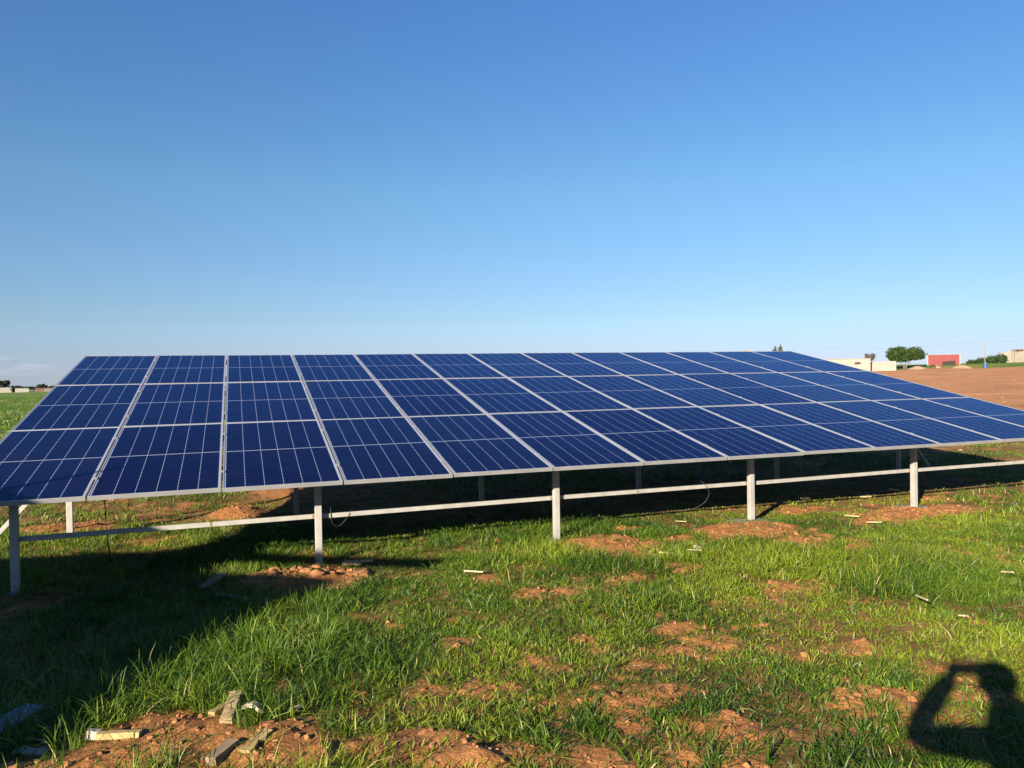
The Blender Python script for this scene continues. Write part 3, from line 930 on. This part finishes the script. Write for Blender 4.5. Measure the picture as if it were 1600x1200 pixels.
def leaf_mat(name, c1, c2, c3):
    m, nt, b = mat(name)
    g = N(nt, 'ShaderNodeNewGeometry')
    f = mth(nt, 'ADD', mth(nt, 'MULTIPLY', g.outputs['Random Per Island'], 0.6), mth(nt, 'MULTIPLY', noise(nt, 0.7, 3), 0.4))
    nt.links.new(ramp(nt, f, [(0.2, c1), (0.5, c2), (0.8, c3)]), b.inputs['Base Color'])
    b.inputs['Roughness'].default_value = 0.65
    b.inputs['Specular IOR Level'].default_value = 0.2
    return m


M_PINE = leaf_mat('pine_foliage', (0.014, 0.030, 0.006), (0.027, 0.052, 0.010), (0.046, 0.078, 0.015))
M_BUSH = leaf_mat('shrub_foliage', (0.010, 0.024, 0.006), (0.020, 0.043, 0.010), (0.040, 0.066, 0.015))
M_DARKL = leaf_mat('dark_foliage', (0.010, 0.017, 0.012), (0.016, 0.025, 0.017), (0.026, 0.036, 0.022))
M_OLIVE = leaf_mat('olive_foliage', (0.035, 0.036, 0.018), (0.06, 0.056, 0.026), (0.095, 0.082, 0.04))
M_GREYL = leaf_mat('greyish_foliage', (0.055, 0.05, 0.042), (0.085, 0.075, 0.06), (0.12, 0.105, 0.085))


def crown_mesh(name, blobs, n, size, m, parent, seed, core=True):
    """leaf clumps spread through a few ragged lobes"""
    rg = np.random.default_rng(seed)
    vol = np.array([b[3] * b[4] * b[5] for b in blobs]) ** (2 / 3); vol /= vol.sum()
    V = []; F = []
    k = 0
    for i in rg.choice(len(blobs), n, p=vol):
        cx, cy, cz, rx, ry, rz = blobs[i]
        d = rg.normal(0, 1, 3); d /= np.linalg.norm(d)
        lump = 0.82 + 0.25 * math.sin(d[0] * 5 + i * 2.1) * math.sin(d[2] * 6 + i) + 0.14 * math.sin(d[1] * 11 + i)
        r = (0.62 + 0.42 * rg.random() ** 0.6) * lump
        p = np.array([cx, cy, cz]) + d * r * np.array([rx, ry, rz])
        u = rg.normal(0, 1, 3); u /= np.linalg.norm(u)
        w = np.cross(u, rg.normal(0, 1, 3)); w /= np.linalg.norm(w)
        s = size * rg.uniform(.6, 1.4)
        V += [p - u * s, p + w * s * .6, p + u * s, p - w * s * .6]
        F.append((k, k + 1, k + 2, k + 3)); k += 4
    if core:
        for b in blobs:
            bm = bmesh.new(); bmesh.ops.create_icosphere(bm, subdivisions=2, radius=1)
            vs = np.array([v.co[:] for v in bm.verts]); fs = [[v.index for v in f.verts] for f in bm.faces]; bm.free()
            vs = vs * (0.55 + 0.18 * rg.random((len(vs), 1))) * np.array(b[3:6]) + np.array(b[:3])
            V += list(vs); F += [tuple(np.array(f) + k) for f in fs]; k += len(vs)
    me = bpy.data.meshes.new(name)
    me.from_pydata([tuple(v) for v in V], [], F)
    return link(name, me, m, parent)


def tree(name, base, blobs, trunk, n, size, m, label, cat, seed, core=True):
    root = empty(name, base)
    tag(root, label, cat)
    crown_mesh('crown', blobs, n, size, m, root, seed, core)
    bm = bmesh.new()
    for pts, rad in trunk:
        tube(bm, pts, rad, 7)
    from_bm('trunk', bm, M_BARK, root, smooth=True)
    return root


# local frame of far things: x to the picture's right, y away, z up
def far_root(name, x, y, z, label, cat, group=None):
    o = empty(name, (x, y, z), math.atan2(CAM.x - x, -(CAM.y - y)))
    return tag(o, label, cat, group)


def prism(bm, x0, x1, y0, y1, z0, zl, zr):
    """block whose top slopes from zl (x0) to zr (x1)"""
    v = [bm.verts.new(p) for p in ((x0, y0, z0), (x1, y0, z0), (x1, y1, z0), (x0, y1, z0), (x0, y0, zl), (x1, y0, zr), (x1, y1, zr), (x0, y1, zl))]
    for f in ((0, 3, 2, 1), (4, 5, 6, 7), (0, 1, 5, 4), (1, 2, 6, 5), (2, 3, 7, 6), (3, 0, 4, 7)):
        bm.faces.new([v[i] for i in f])


# long low white building
b = far_root('farm_building', 163.0, 163.6, 0.75, 'long low white farm building with one small black window', 'building')
bm = bmesh.new(); prism(bm, -14, 7.0, 0, 9, -0.6, 3.35, 3.42); from_bm('wall', bm, M_WHITE, b)
bm = bmesh.new(); prism(bm, -14.15, 7.12, -0.12, 9.1, 3.425, 3.5, 3.57); from_bm('roof', bm, M_CREAMW, b)
bm = bmesh.new(); box(bm, (3.75, -0.02, 2.27), (1.44, 0.10, 0.50)); fw_ = from_bm('window', bm, M_DARK, b)
bm = bmesh.new(); box(bm, (3.75, -0.09, 1.98), (1.6, 0.16, 0.07)); from_bm('sill', bm, M_CREAMW, fw_)
# low yard wall
b = far_root('yard_wall', 172.4, 159.6, 0.55, 'plain cream yard wall joined to the right end of the white farm building', 'wall')
bm = bmesh.new(); prism(bm, -4.05, 4.0, 0, 0.3, -0.5, 2.72, 2.80); from_bm('wall', bm, M_WHITE, b)
bm = bmesh.new(); prism(bm, -4.07, 4.05, -0.05, 0.35, 2.82, 2.83, 2.9); from_bm('coping', bm, M_CREAMW, b)
# red building
b = far_root('red_building', 211.4, 172.6, 2.2, 'red painted building with white corner trims beside the umbrella pine', 'building')
bm = bmesh.new(); prism(bm, -4.5, 4.5, 0, 7, -0.6, 3.1, 3.16); from_bm('wall', bm, M_RED, b)
bm = bmesh.new(); prism(bm, -4.6, 4.6, -0.1, 7.1, 3.165, 3.26, 3.32); from_bm('roof', bm, M_WHITE, b)
for x in (-4.42, 4.40):
    bm = bmesh.new(); prism(bm, x - .14, x + .14, -0.1, 0.1, -0.5, 3.08, 3.08); from_bm('corner_trim', bm, M_WHITE, b)
bm = bmesh.new(); prism(bm, -0.4, 3.2, -0.06, 0.3, -0.4, 1.05, 1.25); from_bm('doorway', bm, M_DARK, b)
# beige building
b = far_root('block_house', 256.0, 178.0, 2.3, 'beige unplastered block house behind a bare tree at the right edge', 'building')
bm = bmesh.new(); prism(bm, -4.6, 6.5, 0, 8, -0.6, 4.75, 4.85); from_bm('wall', bm, M_BEIGE, b)
bm = bmesh.new(); prism(bm, -8.2, -4.62, 1.5, 8, -0.6, 3.6, 4.5); from_bm('side_wing', bm, M_CREAMW, b)
bm = bmesh.new(); prism(bm, -4.8, 6.7, -0.15, 8.1, 4.855, 4.95, 5.02); from_bm('roof', bm, M_CREAMW, b)

# umbrella pine with two crowns
pb = (192.0, 169.2, 1.15)
tree('umbrella_pine', pb, [(-3.2, 1.1, 4.6, 2.6, 2.3, 1.9), (-1.6, .6, 5.3, 2.2, 2.0, 1.6), (-3.9, 1.3, 3.9, 1.9, 1.8, 1.2), (2.6, -.9, 5.0, 2.6, 2.2, 1.7), (4.1, -1.5, 4.2, 1.8, 1.7, 1.3),
                           (0.6, -.2, 4.5, 2.3, 1.9, 1.7), (-.6, .2, 2.9, 2.4, 1.7, .9), (-2.2, .8, 3.2, 2.2, 1.7, 1.1), (-3.6, 1.2, 3.1, 1.5, 1.4, .9), (2.6, -.9, 3.5, 2.2, 1.6, 1.1), (.4, -.1, 3.4, 2.0, 1.5, .9), (4.4, -1.6, 3.6, 1.3, 1.2, .9)],
     [([(-.4, .1, -.3), (-.7, .2, 1.2), (-2.0, .6, 2.6), (-2.9, 1.0, 4.2)], [.22, .19, .14, .06]), ([(.1, 0, -.3), (.4, -.1, 1.0), (1.5, -.5, 2.4), (2.6, -.9, 4.2)], [.2, .17, .13, .06]),
      ([(-.2, 0, -.3), (-.1, .1, 1.5), (.2, 0, 3.8)], [.17, .14, .06])],
     11000, .20, M_PINE, 'green umbrella pine with two merged crowns in front of the red building', 'tree', 3)
# tree behind the farm building
tree('roadside_tree', (189.5, 180.4, 2.0), [(-.9, .3, 3.5, .9, .8, .8), (.8, -.3, 3.4, 1.2, .9, .9), (0, 0, 2.6, 1.9, 1.3, 1.0)],
     [([(0, 0, -.3), (-.1, 0, 1.5), (-.7, .2, 3.4)], [.07, .06, .03]), ([(0, 0, 1.0), (.8, -.3, 3.2)], [.05, .03])], 1100, .15, M_GREYL,
     'small greyish tree poking above the cream yard wall', 'tree', 4)
# tree over the array's far corner
tree('distant_tree', (175.9, 206.6, 1.0), [(-1.2, .4, 5.8, 1.2, 1.1, 1.8), (.6, -.2, 6.6, .9, .9, 2.4), (-.4, 0, 4.6, 2.0, 1.6, 2.0), (1.9, -.7, 4.6, .8, .8, 1.2), (-1.0, .3, 7.4, .45, .45, 1.2)],
     [([(0, 0, -.3), (.1, 0, 3), (.5, -.2, 6.5)], [.2, .16, .05])], 2000, .22, M_OLIVE, 'ragged olive tree rising just above the far top corner of the array', 'tree', 5, )
b = far_root('pale_house', 254.4, 327.2, 5.5, 'tiny pale house roof peeping over the top edge of the array', 'building')
bm = bmesh.new(); prism(bm, -3.6, -0.4, 0, 6, -5, 5.7, 6.4); prism(bm, -0.4, 2.8, 0, 6, -5, 6.4, 5.9); from_bm('wall', bm, M_BEIGE, b)
bm = bmesh.new(); box(bm, (-1.9, -.05, 4.9), (1.0, .12, .9)); from_bm('window', bm, M_DARK, b)

# row of shrubs by the pole
for i, (x, y, z, s, lab) in enumerate([
        (224.3, 173.2, 2.3, (1.9, 1.5, 1.5), 'low dark shrub, leftmost of the row behind the pole'),
        (227.2, 172.0, 2.3, (2.4, 1.8, 2.2), 'rounded dark green shrub directly behind the pole'),
        (230.4, 171.0, 2.4, (2.7, 1.9, 2.7), 'tall bushy green shrub right of the pole'),
        (233.2, 170.2, 2.5, (2.3, 1.8, 3.2), 'tallest green shrub beside the beige block house')]):
    sx, sy, sz = s
    tree('shrub', (x, y, z - .2), [(0, 0, sz * .55, sx, sy, sz * .55), (sx * .5, 0, sz * .5, sx * .6, sy * .7, sz * .42), (-sx * .5, .2, sz * .42, sx * .6, sy * .7, sz * .38), (0, -.3, sz * .25, sx * 1.05, sy, sz * .25)],
         [([(0, 0, -.2), (.1, 0, sz * .4), (.2, 0, sz * .7)], [.12, .09, .03])], 1500, .17, M_BUSH, lab, 'shrub', 20 + i)['group'] = 'shrubs by the beige house'
# bare tree before the block house
root = empty('bare_tree', (241.8, 172.3, 2.2)); tag(root, 'bare crooked tree in front of the beige block house', 'tree')
bm = bmesh.new()
tube(bm, [(0, 0, -.3), (.05, 0, 1.6), (.3, -.1, 3.0), (.2, 0, 4.0)], [.13, .11, .08, .05], 6)
tube(bm, [(.3, -.1, 3.0), (1.2, -.4, 3.9), (2.4, -.8, 4.2)], [.07, .05, .03], 5)
tube(bm, [(.2, 0, 3.6), (-.5, .2, 4.3)], [.05, .02], 5)
from_bm('trunk', bm, M_BARK, root, smooth=True)
crown_mesh('crown', [(1.2, -.4, 4.25, .9, .7, .3), (2.4, -.8, 4.3, .7, .6, .28), (.1, 0, 4.2, .5, .5, .25)], 220, .15, M_GREYL, root, 33, False)

# utility pole with cross piece and wires, blue drum at its foot
root = far_root('utility_pole', 212.55, 159.5, 1.35, 'slender grey utility pole standing behind the blue drum', 'pole')
bm = bmesh.new(); tube(bm, [(0, 0, -.5), (0, 0, 7.85)], [.14, .10], 8); from_bm('shaft', bm, M_POLE, root, smooth=True)
bm = bmesh.new(); box(bm, (0, 0, 7.55), (.9, .12, .12)); box(bm, (0, -.02, 7.2), (.3, .16, .3)); from_bm('crossarm', bm, M_POLE, root)
for x, sg in ((-.38, -1), (.38, 1)):
    bm = bmesh.new(); tube(bm, [(x, 0, 7.62), (x, 0, 7.85)], [.05, .035], 6); from_bm('insulator', bm, M_TYRE, root)
M_WIRE = simple('power_line', (0.10, 0.10, 0.11), (0.14, 0.14, 0.15), 1, 0.6, 0, 0)
for (x0, end, lab) in ((-.38, (-58, 55, 8.6), 'thin overhead wire running left from the utility pole'), (.38, (60, 25, 8.2), 'thin overhead wire running right from the utility pole')):
    bm = bmesh.new()
    p0 = Vector((x0, 0, 7.8)); p1 = Vector(end)
    tube(bm, [p0.lerp(p1, t / 12) - Vector((0, 0, 4 * 1.2 * (t / 12) * (1 - t / 12))) for t in range(13)], .018, 4)
    o = from_bm('overhead_wire', bm, M_WIRE); o.location = root.location; o.rotation_euler = root.rotation_euler
    tag(o, lab, 'wire')
root = far_root('blue_drum', 207.1, 155.1, 1.0, 'blue plastic drum standing at the foot of the utility pole', 'drum')
bm = bmesh.new()
prof = [(.0, 0), (.46, 0), (.5, .06), (.5, .5), (.53, .54), (.5, .58), (.5, 1.05), (.53, 1.09), (.5, 1.13), (.49, 1.56), (.44, 1.62)]
for (r0, z0), (r1, z1) in zip(prof[:-1], prof[1:]):
    bmesh.ops.create_cone(bm, cap_ends=False, segments=18, radius1=max(r0, .001), radius2=r1, depth=max(z1 - z0, .0005), matrix=Matrix.Translation((0, 0, (z0 + z1) / 2)))
from_bm('body', bm, M_BLUE, root, smooth=True)
bm = bmesh.new(); bmesh.ops.create_cone(bm, cap_ends=True, segments=18, radius1=.46, radius2=.44, depth=.06, matrix=Matrix.Translation((0, 0, 1.63))); from_bm('lid', bm, M_WHITE, root)


def heap(name, x, y, rx, ry, h, m, label, seed, cat='heap'):
    bm = bmesh.new(); n, k = 22, 8
    rg = random.Random(seed)
    ph = [rg.uniform(0, 6) for _ in range(4)]
    rings = []
    z0 = gz(x, y)
    for j in range(k + 1):
        t = j / k; ring = []
        for i in range(n):
            a = 2 * math.pi * i / n
            rr = (1 + .14 * math.sin(2 * a + ph[0]) + .09 * math.sin(5 * a + ph[1] + t * 3)) * (1.05 - t)
            z = h * (1 - (1.02 - t) ** 1.5) * (1 + .08 * math.sin(3 * a + ph[2]))
            ring.append(bm.verts.new((rx * rr * math.cos(a), ry * rr * math.sin(a), z - .25)))
        rings.append(ring)
    for p, q in zip(rings[:-1], rings[1:]):
        for i in range(n):
            bm.faces.new((p[i], p[(i + 1) % n], q[(i + 1) % n], q[i]))
    bm.faces.new(rings[-1])
    o = from_bm(name, bm, m, smooth=True)
    o.location = (x, y, z0); o.rotation_euler = (0, 0, math.atan2(RT[1], RT[0]))
    return tag(o, label, cat)


heap('sand_heap', 203.9, 160.0, 3.6, 2.2, 1.25, M_SAND, 'pale low sand heap left of the blue drum', 1)
heap('earth_heap', 192.4, 165.2, 4.0, 2.0, 1.2, M_EARTH, 'pale earth heap at the foot of the umbrella pine', 2)
heap('earth_heap', 198.6, 163.9, 1.6, 1.2, 1.1, M_SAND, 'small sandy heap at the lower left corner of the red building', 3)
# dark tyre on the heap and a parked low trailer glimpsed by the shrubs
root = far_root('old_tyre', 196.6, 163.6, gz(196.6, 163.6) + .05, 'black old tyre leaning beside the sandy heap', 'tyre')
bm = bmesh.new()
ring = []
for i in range(20):
    a = 2 * math.pi * i / 20
    ring.append([bm.verts.new(((.55 + .17 * math.cos(b2)) * math.cos(a), .17 * math.sin(b2), .6 + (.55 + .17 * math.cos(b2)) * math.sin(a))) for b2 in [2 * math.pi * q / 8 for q in range(8)]])
for i in range(20):
    for q in range(8):
        bm.faces.new((ring[i][q], ring[(i + 1) % 20][q], ring[(i + 1) % 20][(q + 1) % 8], ring[i][(q + 1) % 8]))
from_bm('tread', bm, M_TYRE, root, smooth=True)

# far left: walls, trees
b = far_root('far_wall', -69.5, 284.8, -1.75, 'white boundary wall at the left edge of the picture', 'wall')
bm = bmesh.new(); prism(bm, -4, 2.3, 0, .3, -.5, 1.5, 1.45); from_bm('wall', bm, M_WHITE2, b)
bm = bmesh.new(); prism(bm, -4.1, 2.4, -.1, .4, 1.505, 1.62, 1.58); from_bm('coping', bm, M_CREAMW, b)
b = far_root('far_wall', -63.8, 282.7, -1.85, 'short white wall right of the dark shrub on the left horizon', 'wall')
bm = bmesh.new(); prism(bm, -1.9, 1.9, 0, .3, -.5, 1.25, 1.22); from_bm('wall', bm, M_WHITE2, b)
bm = bmesh.new(); prism(bm, -2.0, 2.0, -.1, .4, 1.255, 1.36, 1.33); from_bm('coping', bm, M_CREAMW, b)
b = far_root('far_house', -58.4, 286.4, -2.0, 'low brownish house with pink right end on the left horizon', 'building')
bm = bmesh.new(); prism(bm, -2.4, 0.2, 0, 5, -.5, 1.15, 1.15); from_bm('wall', bm, M_PINK, b)
bm = bmesh.new(); prism(bm, 0.2, 2.6, -.05, 5, -.5, 1.2, 1.2); from_bm('annex', bm, M_CREAMW, b)
bm = bmesh.new(); prism(bm, -2.5, 2.7, -.15, 5.1, 1.205, 1.33, 1.33); from_bm('roof', bm, M_PINK, b)
b = far_root('far_house', -73.0, 371.5, -2.6, 'tiny white house above the tree line on the left horizon', 'building')
bm = bmesh.new(); prism(bm, -1.5, 3.0, 0, 5, -.5, 2.1, 2.1); from_bm('wall', bm, M_WHITE, b)
bm = bmesh.new(); prism(bm, 0.5, 3.2, -.1, 5, 2.105, 2.7, 2.7); from_bm('upper_storey', bm, M_CREAMW, b)
tree('broad_tree', (-70.2, 288.5, -1.9), [(-1.2, 0, 3.0, 1.4, 1.3, 1.1), (.7, 0, 3.2, 1.2, 1.1, 1.0), (-.3, 0, 2.3, 1.9, 1.4, 1.0)], [([(0, 0, -.3), (0, 0, 1.4), (.4, 0, 3)], [.18, .14, .05])], 1300, .2, M_DARKL,
     'dark broad tree behind the white wall at the left edge', 'tree', 41)
tree('dark_shrub', (-66.6, 284.2, -1.95), [(0, 0, .9, .75, .7, .9), (.2, 0, 1.4, .5, .5, .5)], [([(0, 0, -.2), (0, 0, 1)], [.08, .03])], 600, .15, M_DARKL, 'dark shrub between the two white walls on the left', 'shrub', 42)
for i, (x, y, w, h, lab) in enumerate([(-78.5, 341, 4.5, 1.5, 'low tree clump, leftmost of the far left tree line'), (-73.6, 339.6, 3.4, 1.15, 'flat tree clump second in the far left tree line'),
                                       (-69.4, 338, 3.0, 1.9, 'highest tree clump in the middle of the far left tree line'), (-64.6, 336, 3.6, 1.2, 'low tree clump nearest the array in the far left tree line'),
                                       (-59.5, 334, 4.2, 1.3, 'tree clump partly hidden by the array on the far left')]):
    tree('tree_clump', (x, y, -1.7), [(-w * .3, 0, h * .6, w * .4, 1.2, h * .55), (w * .25, 0, h * .5, w * .45, 1.2, h * .5), (0, 0, h * .75, w * .3, 1.1, h * .45)], [([(0, 0, -.2), (0, 0, h * .7)], [.12, .05])],
         800, .24, M_DARKL, lab, 'trees', 50 + i)['group'] = 'far left tree line'
# pale stubble strip along the far edge of the left field
bm = bmesh.new()
for i in range(30):
    t = i / 29
    x = -78 + t * 26; y = 277.5 - t * 9.5
    bm.verts.new((x, y - 3.0 - math.sin(i * 1.7) * .7, 0)); bm.verts.new((x, y + 2.0, 0))
bm.verts.ensure_lookup_table()
for v in bm.verts: v.co.z = gz(v.co.x, v.co.y) + .05
for i in range(29):
    bm.faces.new((bm.verts[2 * i], bm.verts[2 * i + 2], bm.verts[2 * i + 3], bm.verts[2 * i + 1]))
o = from_bm('stubble_strip', bm, simple('stubble', (0.34, 0.30, 0.16), (0.52, 0.44, 0.27), .5, .95, 0, .3, .05)); tag(o, 'pale stubble strip in front of the far white walls', 'path', kind='structure')

# ------------------------------------------------------------------ invented unseen building left of the photographer, shaped to cast the lower left shadow
HR = 2.8
sh = lambda h: Vector((math.sin(R(SUN_AZ)), math.cos(R(SUN_AZ)), 0)) * (h / math.tan(R(SUN_EL)))
S_OUT = [(1.24, -2.93), (1.38, -2.60), (1.76, -1.95), (2.33, -0.92), (2.86, -0.46), (2.92, -0.22), (2.42, 0.16), (1.97, 0.34), (1.86, 0.72), (2.40, 1.10), (2.46, 1.50), (2.30, 2.06), (1.75, 1.75), (1.35, 1.62), (0.80, 1.80), (0.40, 1.80), (-1.6, 1.9), (-3.4, -2.2)]  # wanted shadow outline on the ground; moved sunward it becomes the roof shape
root = empty('shadow_caster', (-5.6, -6.6, 0)); tag(root, 'invented flat roofed shadow caster out of view left of the photographer, shaped for the shadow at lower left', 'shadow_caster')
O = Vector(root.location)
off = sh(HR - .05)
bm = bmesh.new()
lo = [bm.verts.new(Vector((x, y, HR - .14)) - off - O) for x, y in S_OUT]
hi = [bm.verts.new(v.co + Vector((0, 0, .14))) for v in lo]
bm.faces.new(lo[::-1]); bm.faces.new(hi)
for i in range(len(lo)):
    j = (i + 1) % len(lo); bm.faces.new((lo[i], lo[j], hi[j], hi[i]))
bmesh.ops.recalc_face_normals(bm, faces=bm.faces[:])
from_bm('roof', bm, M_CONC, root)
# walls under the roof, inset
W_IN = [(1.0, -2.5), (1.95, -0.85), (1.75, -0.1), (1.0, 0.9), (-1.4, 1.5), (-3.0, -2.0)]
bm = bmesh.new()
lo = [bm.verts.new(Vector((x, y, -.3)) - off - O) for x, y in W_IN]
hi = [bm.verts.new(v.co + Vector((0, 0, HR + .155))) for v in lo]
for i in range(len(lo)):
    j = (i + 1) % len(lo); bm.faces.new((lo[i], lo[j], hi[j], hi[i]))
bm.faces.new(lo[::-1]); bm.faces.new(hi)
bmesh.ops.recalc_face_normals(bm, faces=bm.faces[:])
from_bm('wall', bm, M_CREAMW, root)
# beam added past the roof edge to cast a narrow shadow band
hb = 2.9
bm = bmesh.new()
bar(bm, Vector((1.9, 1.25, hb)) - sh(hb) - O, Vector((3.95, 0.05, hb)) - sh(hb) - O, .06, .13)
from_bm('shadow_beam', bm, M_WOODG, root)
# thin tapered pole added above the roof to shade the lowest left panel
q = Vector((1.19, 0.72, 1.0)); p = Vector((0.36, 0.30, 0.91))
kk = 6.4
bm = bmesh.new()
tube(bm, [p - LD * kk - O - (q - p) * 0.8, q - LD * kk - O], [.05, .02], 6)
from_bm('shadow_rod', bm, M_STEEL, root)

# ------------------------------------------------------------------ the photographer (seen by the shadow at lower right)
M_SKIN = simple('skin', (0.36, 0.22, 0.15), (0.42, 0.26, 0.18), 5, .55, 0, 0)
M_JACKET = simple('dark_jacket', (0.03, 0.035, 0.05), (0.05, 0.055, 0.075), 8, .9, 0, .2, .003)
M_TROUS = simple('grey_trousers', (0.06, 0.06, 0.065), (0.10, 0.10, 0.105), 8, .9, 0, .2, .003)
M_HAIR = simple('black_hair', (0.01, 0.008, 0.007), (0.02, 0.016, 0.013), 30, .6, 0, .4, .004)


def skin_obj(name, verts, edges, radii, m, parent, root_i=0, sub=1):
    me = bpy.data.meshes.new(name)
    me.from_pydata(verts, edges, [])
    o = link(name, me, m, parent)
    md = o.modifiers.new('skin', 'SKIN'); md.use_smooth_shade = True
    for i, r in enumerate(radii):
        sv = me.skin_vertices[0].data[i]
        sv.radius = (r, r) if not isinstance(r, tuple) else r
        sv.use_root = (i == root_i)
    s = o.modifiers.new('sub', 'SUBSURF'); s.levels = sub; s.render_levels = sub
    return o


fig = empty('person', (2.12, -7.36, 0), 0)
tag(fig, 'person in dark jacket raising a phone, only the shadow in view', 'person')
F0 = Vector(fig.location)
L = lambda *p: tuple(Vector(p) - F0)
elbowL, handL = (1.835, -6.86, 1.50), (2.0, -6.955, 1.84)
headc = (2.0, -7.21, 1.76)
V = [L(2.13, -7.36, 1.0), L(2.12, -7.35, 1.24), L(2.08, -7.31, 1.46), L(2.05, -7.27, 1.60), L(2.03, -7.25, 1.69), L(2.01, -7.21, 1.78), L(1.99, -7.19, 1.85), L(1.99, -7.19, 1.91),
     L(1.95, -7.16, 1.57), L(*elbowL), L(1.90, -6.90, 1.67), L(1.965, -6.94, 1.79),                        # 8-11 left arm
     L(2.22, -7.40, 1.54), L(2.34, -7.42, 1.28), L(2.30, -7.26, 1.14), L(2.27, -7.17, 1.10),                    # 12-15 right arm
     L(2.04, -7.32, .94), L(2.02, -7.29, .50), L(2.01, -7.33, .09), L(2.05, -7.20, .04),                        # 16-19
     L(2.22, -7.40, .94), L(2.25, -7.37, .50), L(2.27, -7.42, .09), L(2.31, -7.29, .04)]                        # 20-23
E = [(0, 1), (1, 2), (2, 3), (3, 4), (4, 5), (5, 6), (6, 7), (3, 8), (8, 9), (9, 10), (10, 11), (3, 12), (12, 13), (13, 14), (14, 15), (0, 16), (16, 17), (17, 18), (18, 19), (0, 20), (20, 21), (21, 22), (22, 23)]
RAD = [.13, .125, .14, .10, .058, .075, .095, .07, .065, .048, .042, .032, .065, .048, .040, .032, .095, .062, .042, .035, .095, .062, .042, .035]
# fingers
base = 11
for k, (dx, dz, ln) in enumerate(((-.02, .055, .06), (0, .065, .07), (.02, .06, .065), (.038, .045, .05), (.05, .005, .05))):
    i0 = len(V)
    p = Vector(V[base])
    V += [tuple(p + Vector((dx, .005, dz * .6))), tuple(p + Vector((dx + .012, .015, dz * .6 + ln * .5))), tuple(p + Vector((dx + .035, .012, dz * .6 + ln * .7)))]
    E += [(base, i0), (i0, i0 + 1), (i0 + 1, i0 + 2)]; RAD += [.010, .009, .008]
body = skin_obj('body', V, E, RAD, M_SKIN, fig)
jv = [0, 1, 2, 3, 4, 5, 8, 9, 10, 11, 12, 13, 14]; jm = {v: i for i, v in enumerate(jv)}
skin_obj('jacket', [V[i] for i in jv], [(jm[a], jm[b]) for a, b in E if a in jm and b in jm], [RAD[i] + (.05 if i in (4, 5) else .035 if i < 8 else .018) for i in jv], M_JACKET, fig, 1)
jv = [0, 16, 17, 18, 20, 21, 22]; jm = {v: i for i, v in enumerate(jv)}
skin_obj('trousers', [V[i] for i in jv], [(jm[a], jm[b]) for a, b in E if a in jm and b in jm], [RAD[i] + .02 for i in jv], M_TROUS, fig, 0)
bm = bmesh.new(); bmesh.ops.create_icosphere(bm, subdivisions=3, radius=1)
for v in bm.verts:
    f = 1.0 if v.co.z > -0.1 or v.co.y < 0 else 0.86
    v.co = Vector((v.co.x * .098 * f, v.co.y * .112 * f, v.co.z * .10 * f + .0)) + Vector(L(1.995, -7.205, 1.875))
from_bm('hair', bm, M_HAIR, fig, smooth=True)
bm = bmesh.new()
nf = Vector((0.34, 0.94, 0))
hc = Vector(L(1.995, -7.195, 1.825))
for (s, z, f, r) in ((-.032, .03, .085, .013), (.032, .03, .085, .013), (0, -.005, .105, .016), (0, -.05, .085, .018), (-.09, .01, 0, .022), (.09, .01, 0, .022)):
    bmesh.ops.create_icosphere(bm, subdivisions=1, radius=r, matrix=Matrix.Translation(hc + nf * f + Vector((.94, -.34, 0)) * s + Vector((0, 0, z))))
from_bm('face', bm, M_SKIN, fig, smooth=True)
# the phone, just behind the camera position
root = empty('phone', (2.05, -6.985, 1.845), math.atan2(RT[1], RT[0])); tag(root, 'dark phone held level in the raised hand of the photographer', 'phone')
bm = bmesh.new(); box(bm, (0, 0, 0), (.155, .009, .075), bevel=.003); from_bm('casing', bm, M_CABLE, root)
bm = bmesh.new(); box(bm, (0, -.0055, 0), (.145, .001, .068)); from_bm('screen', bm, M_DARK, root)
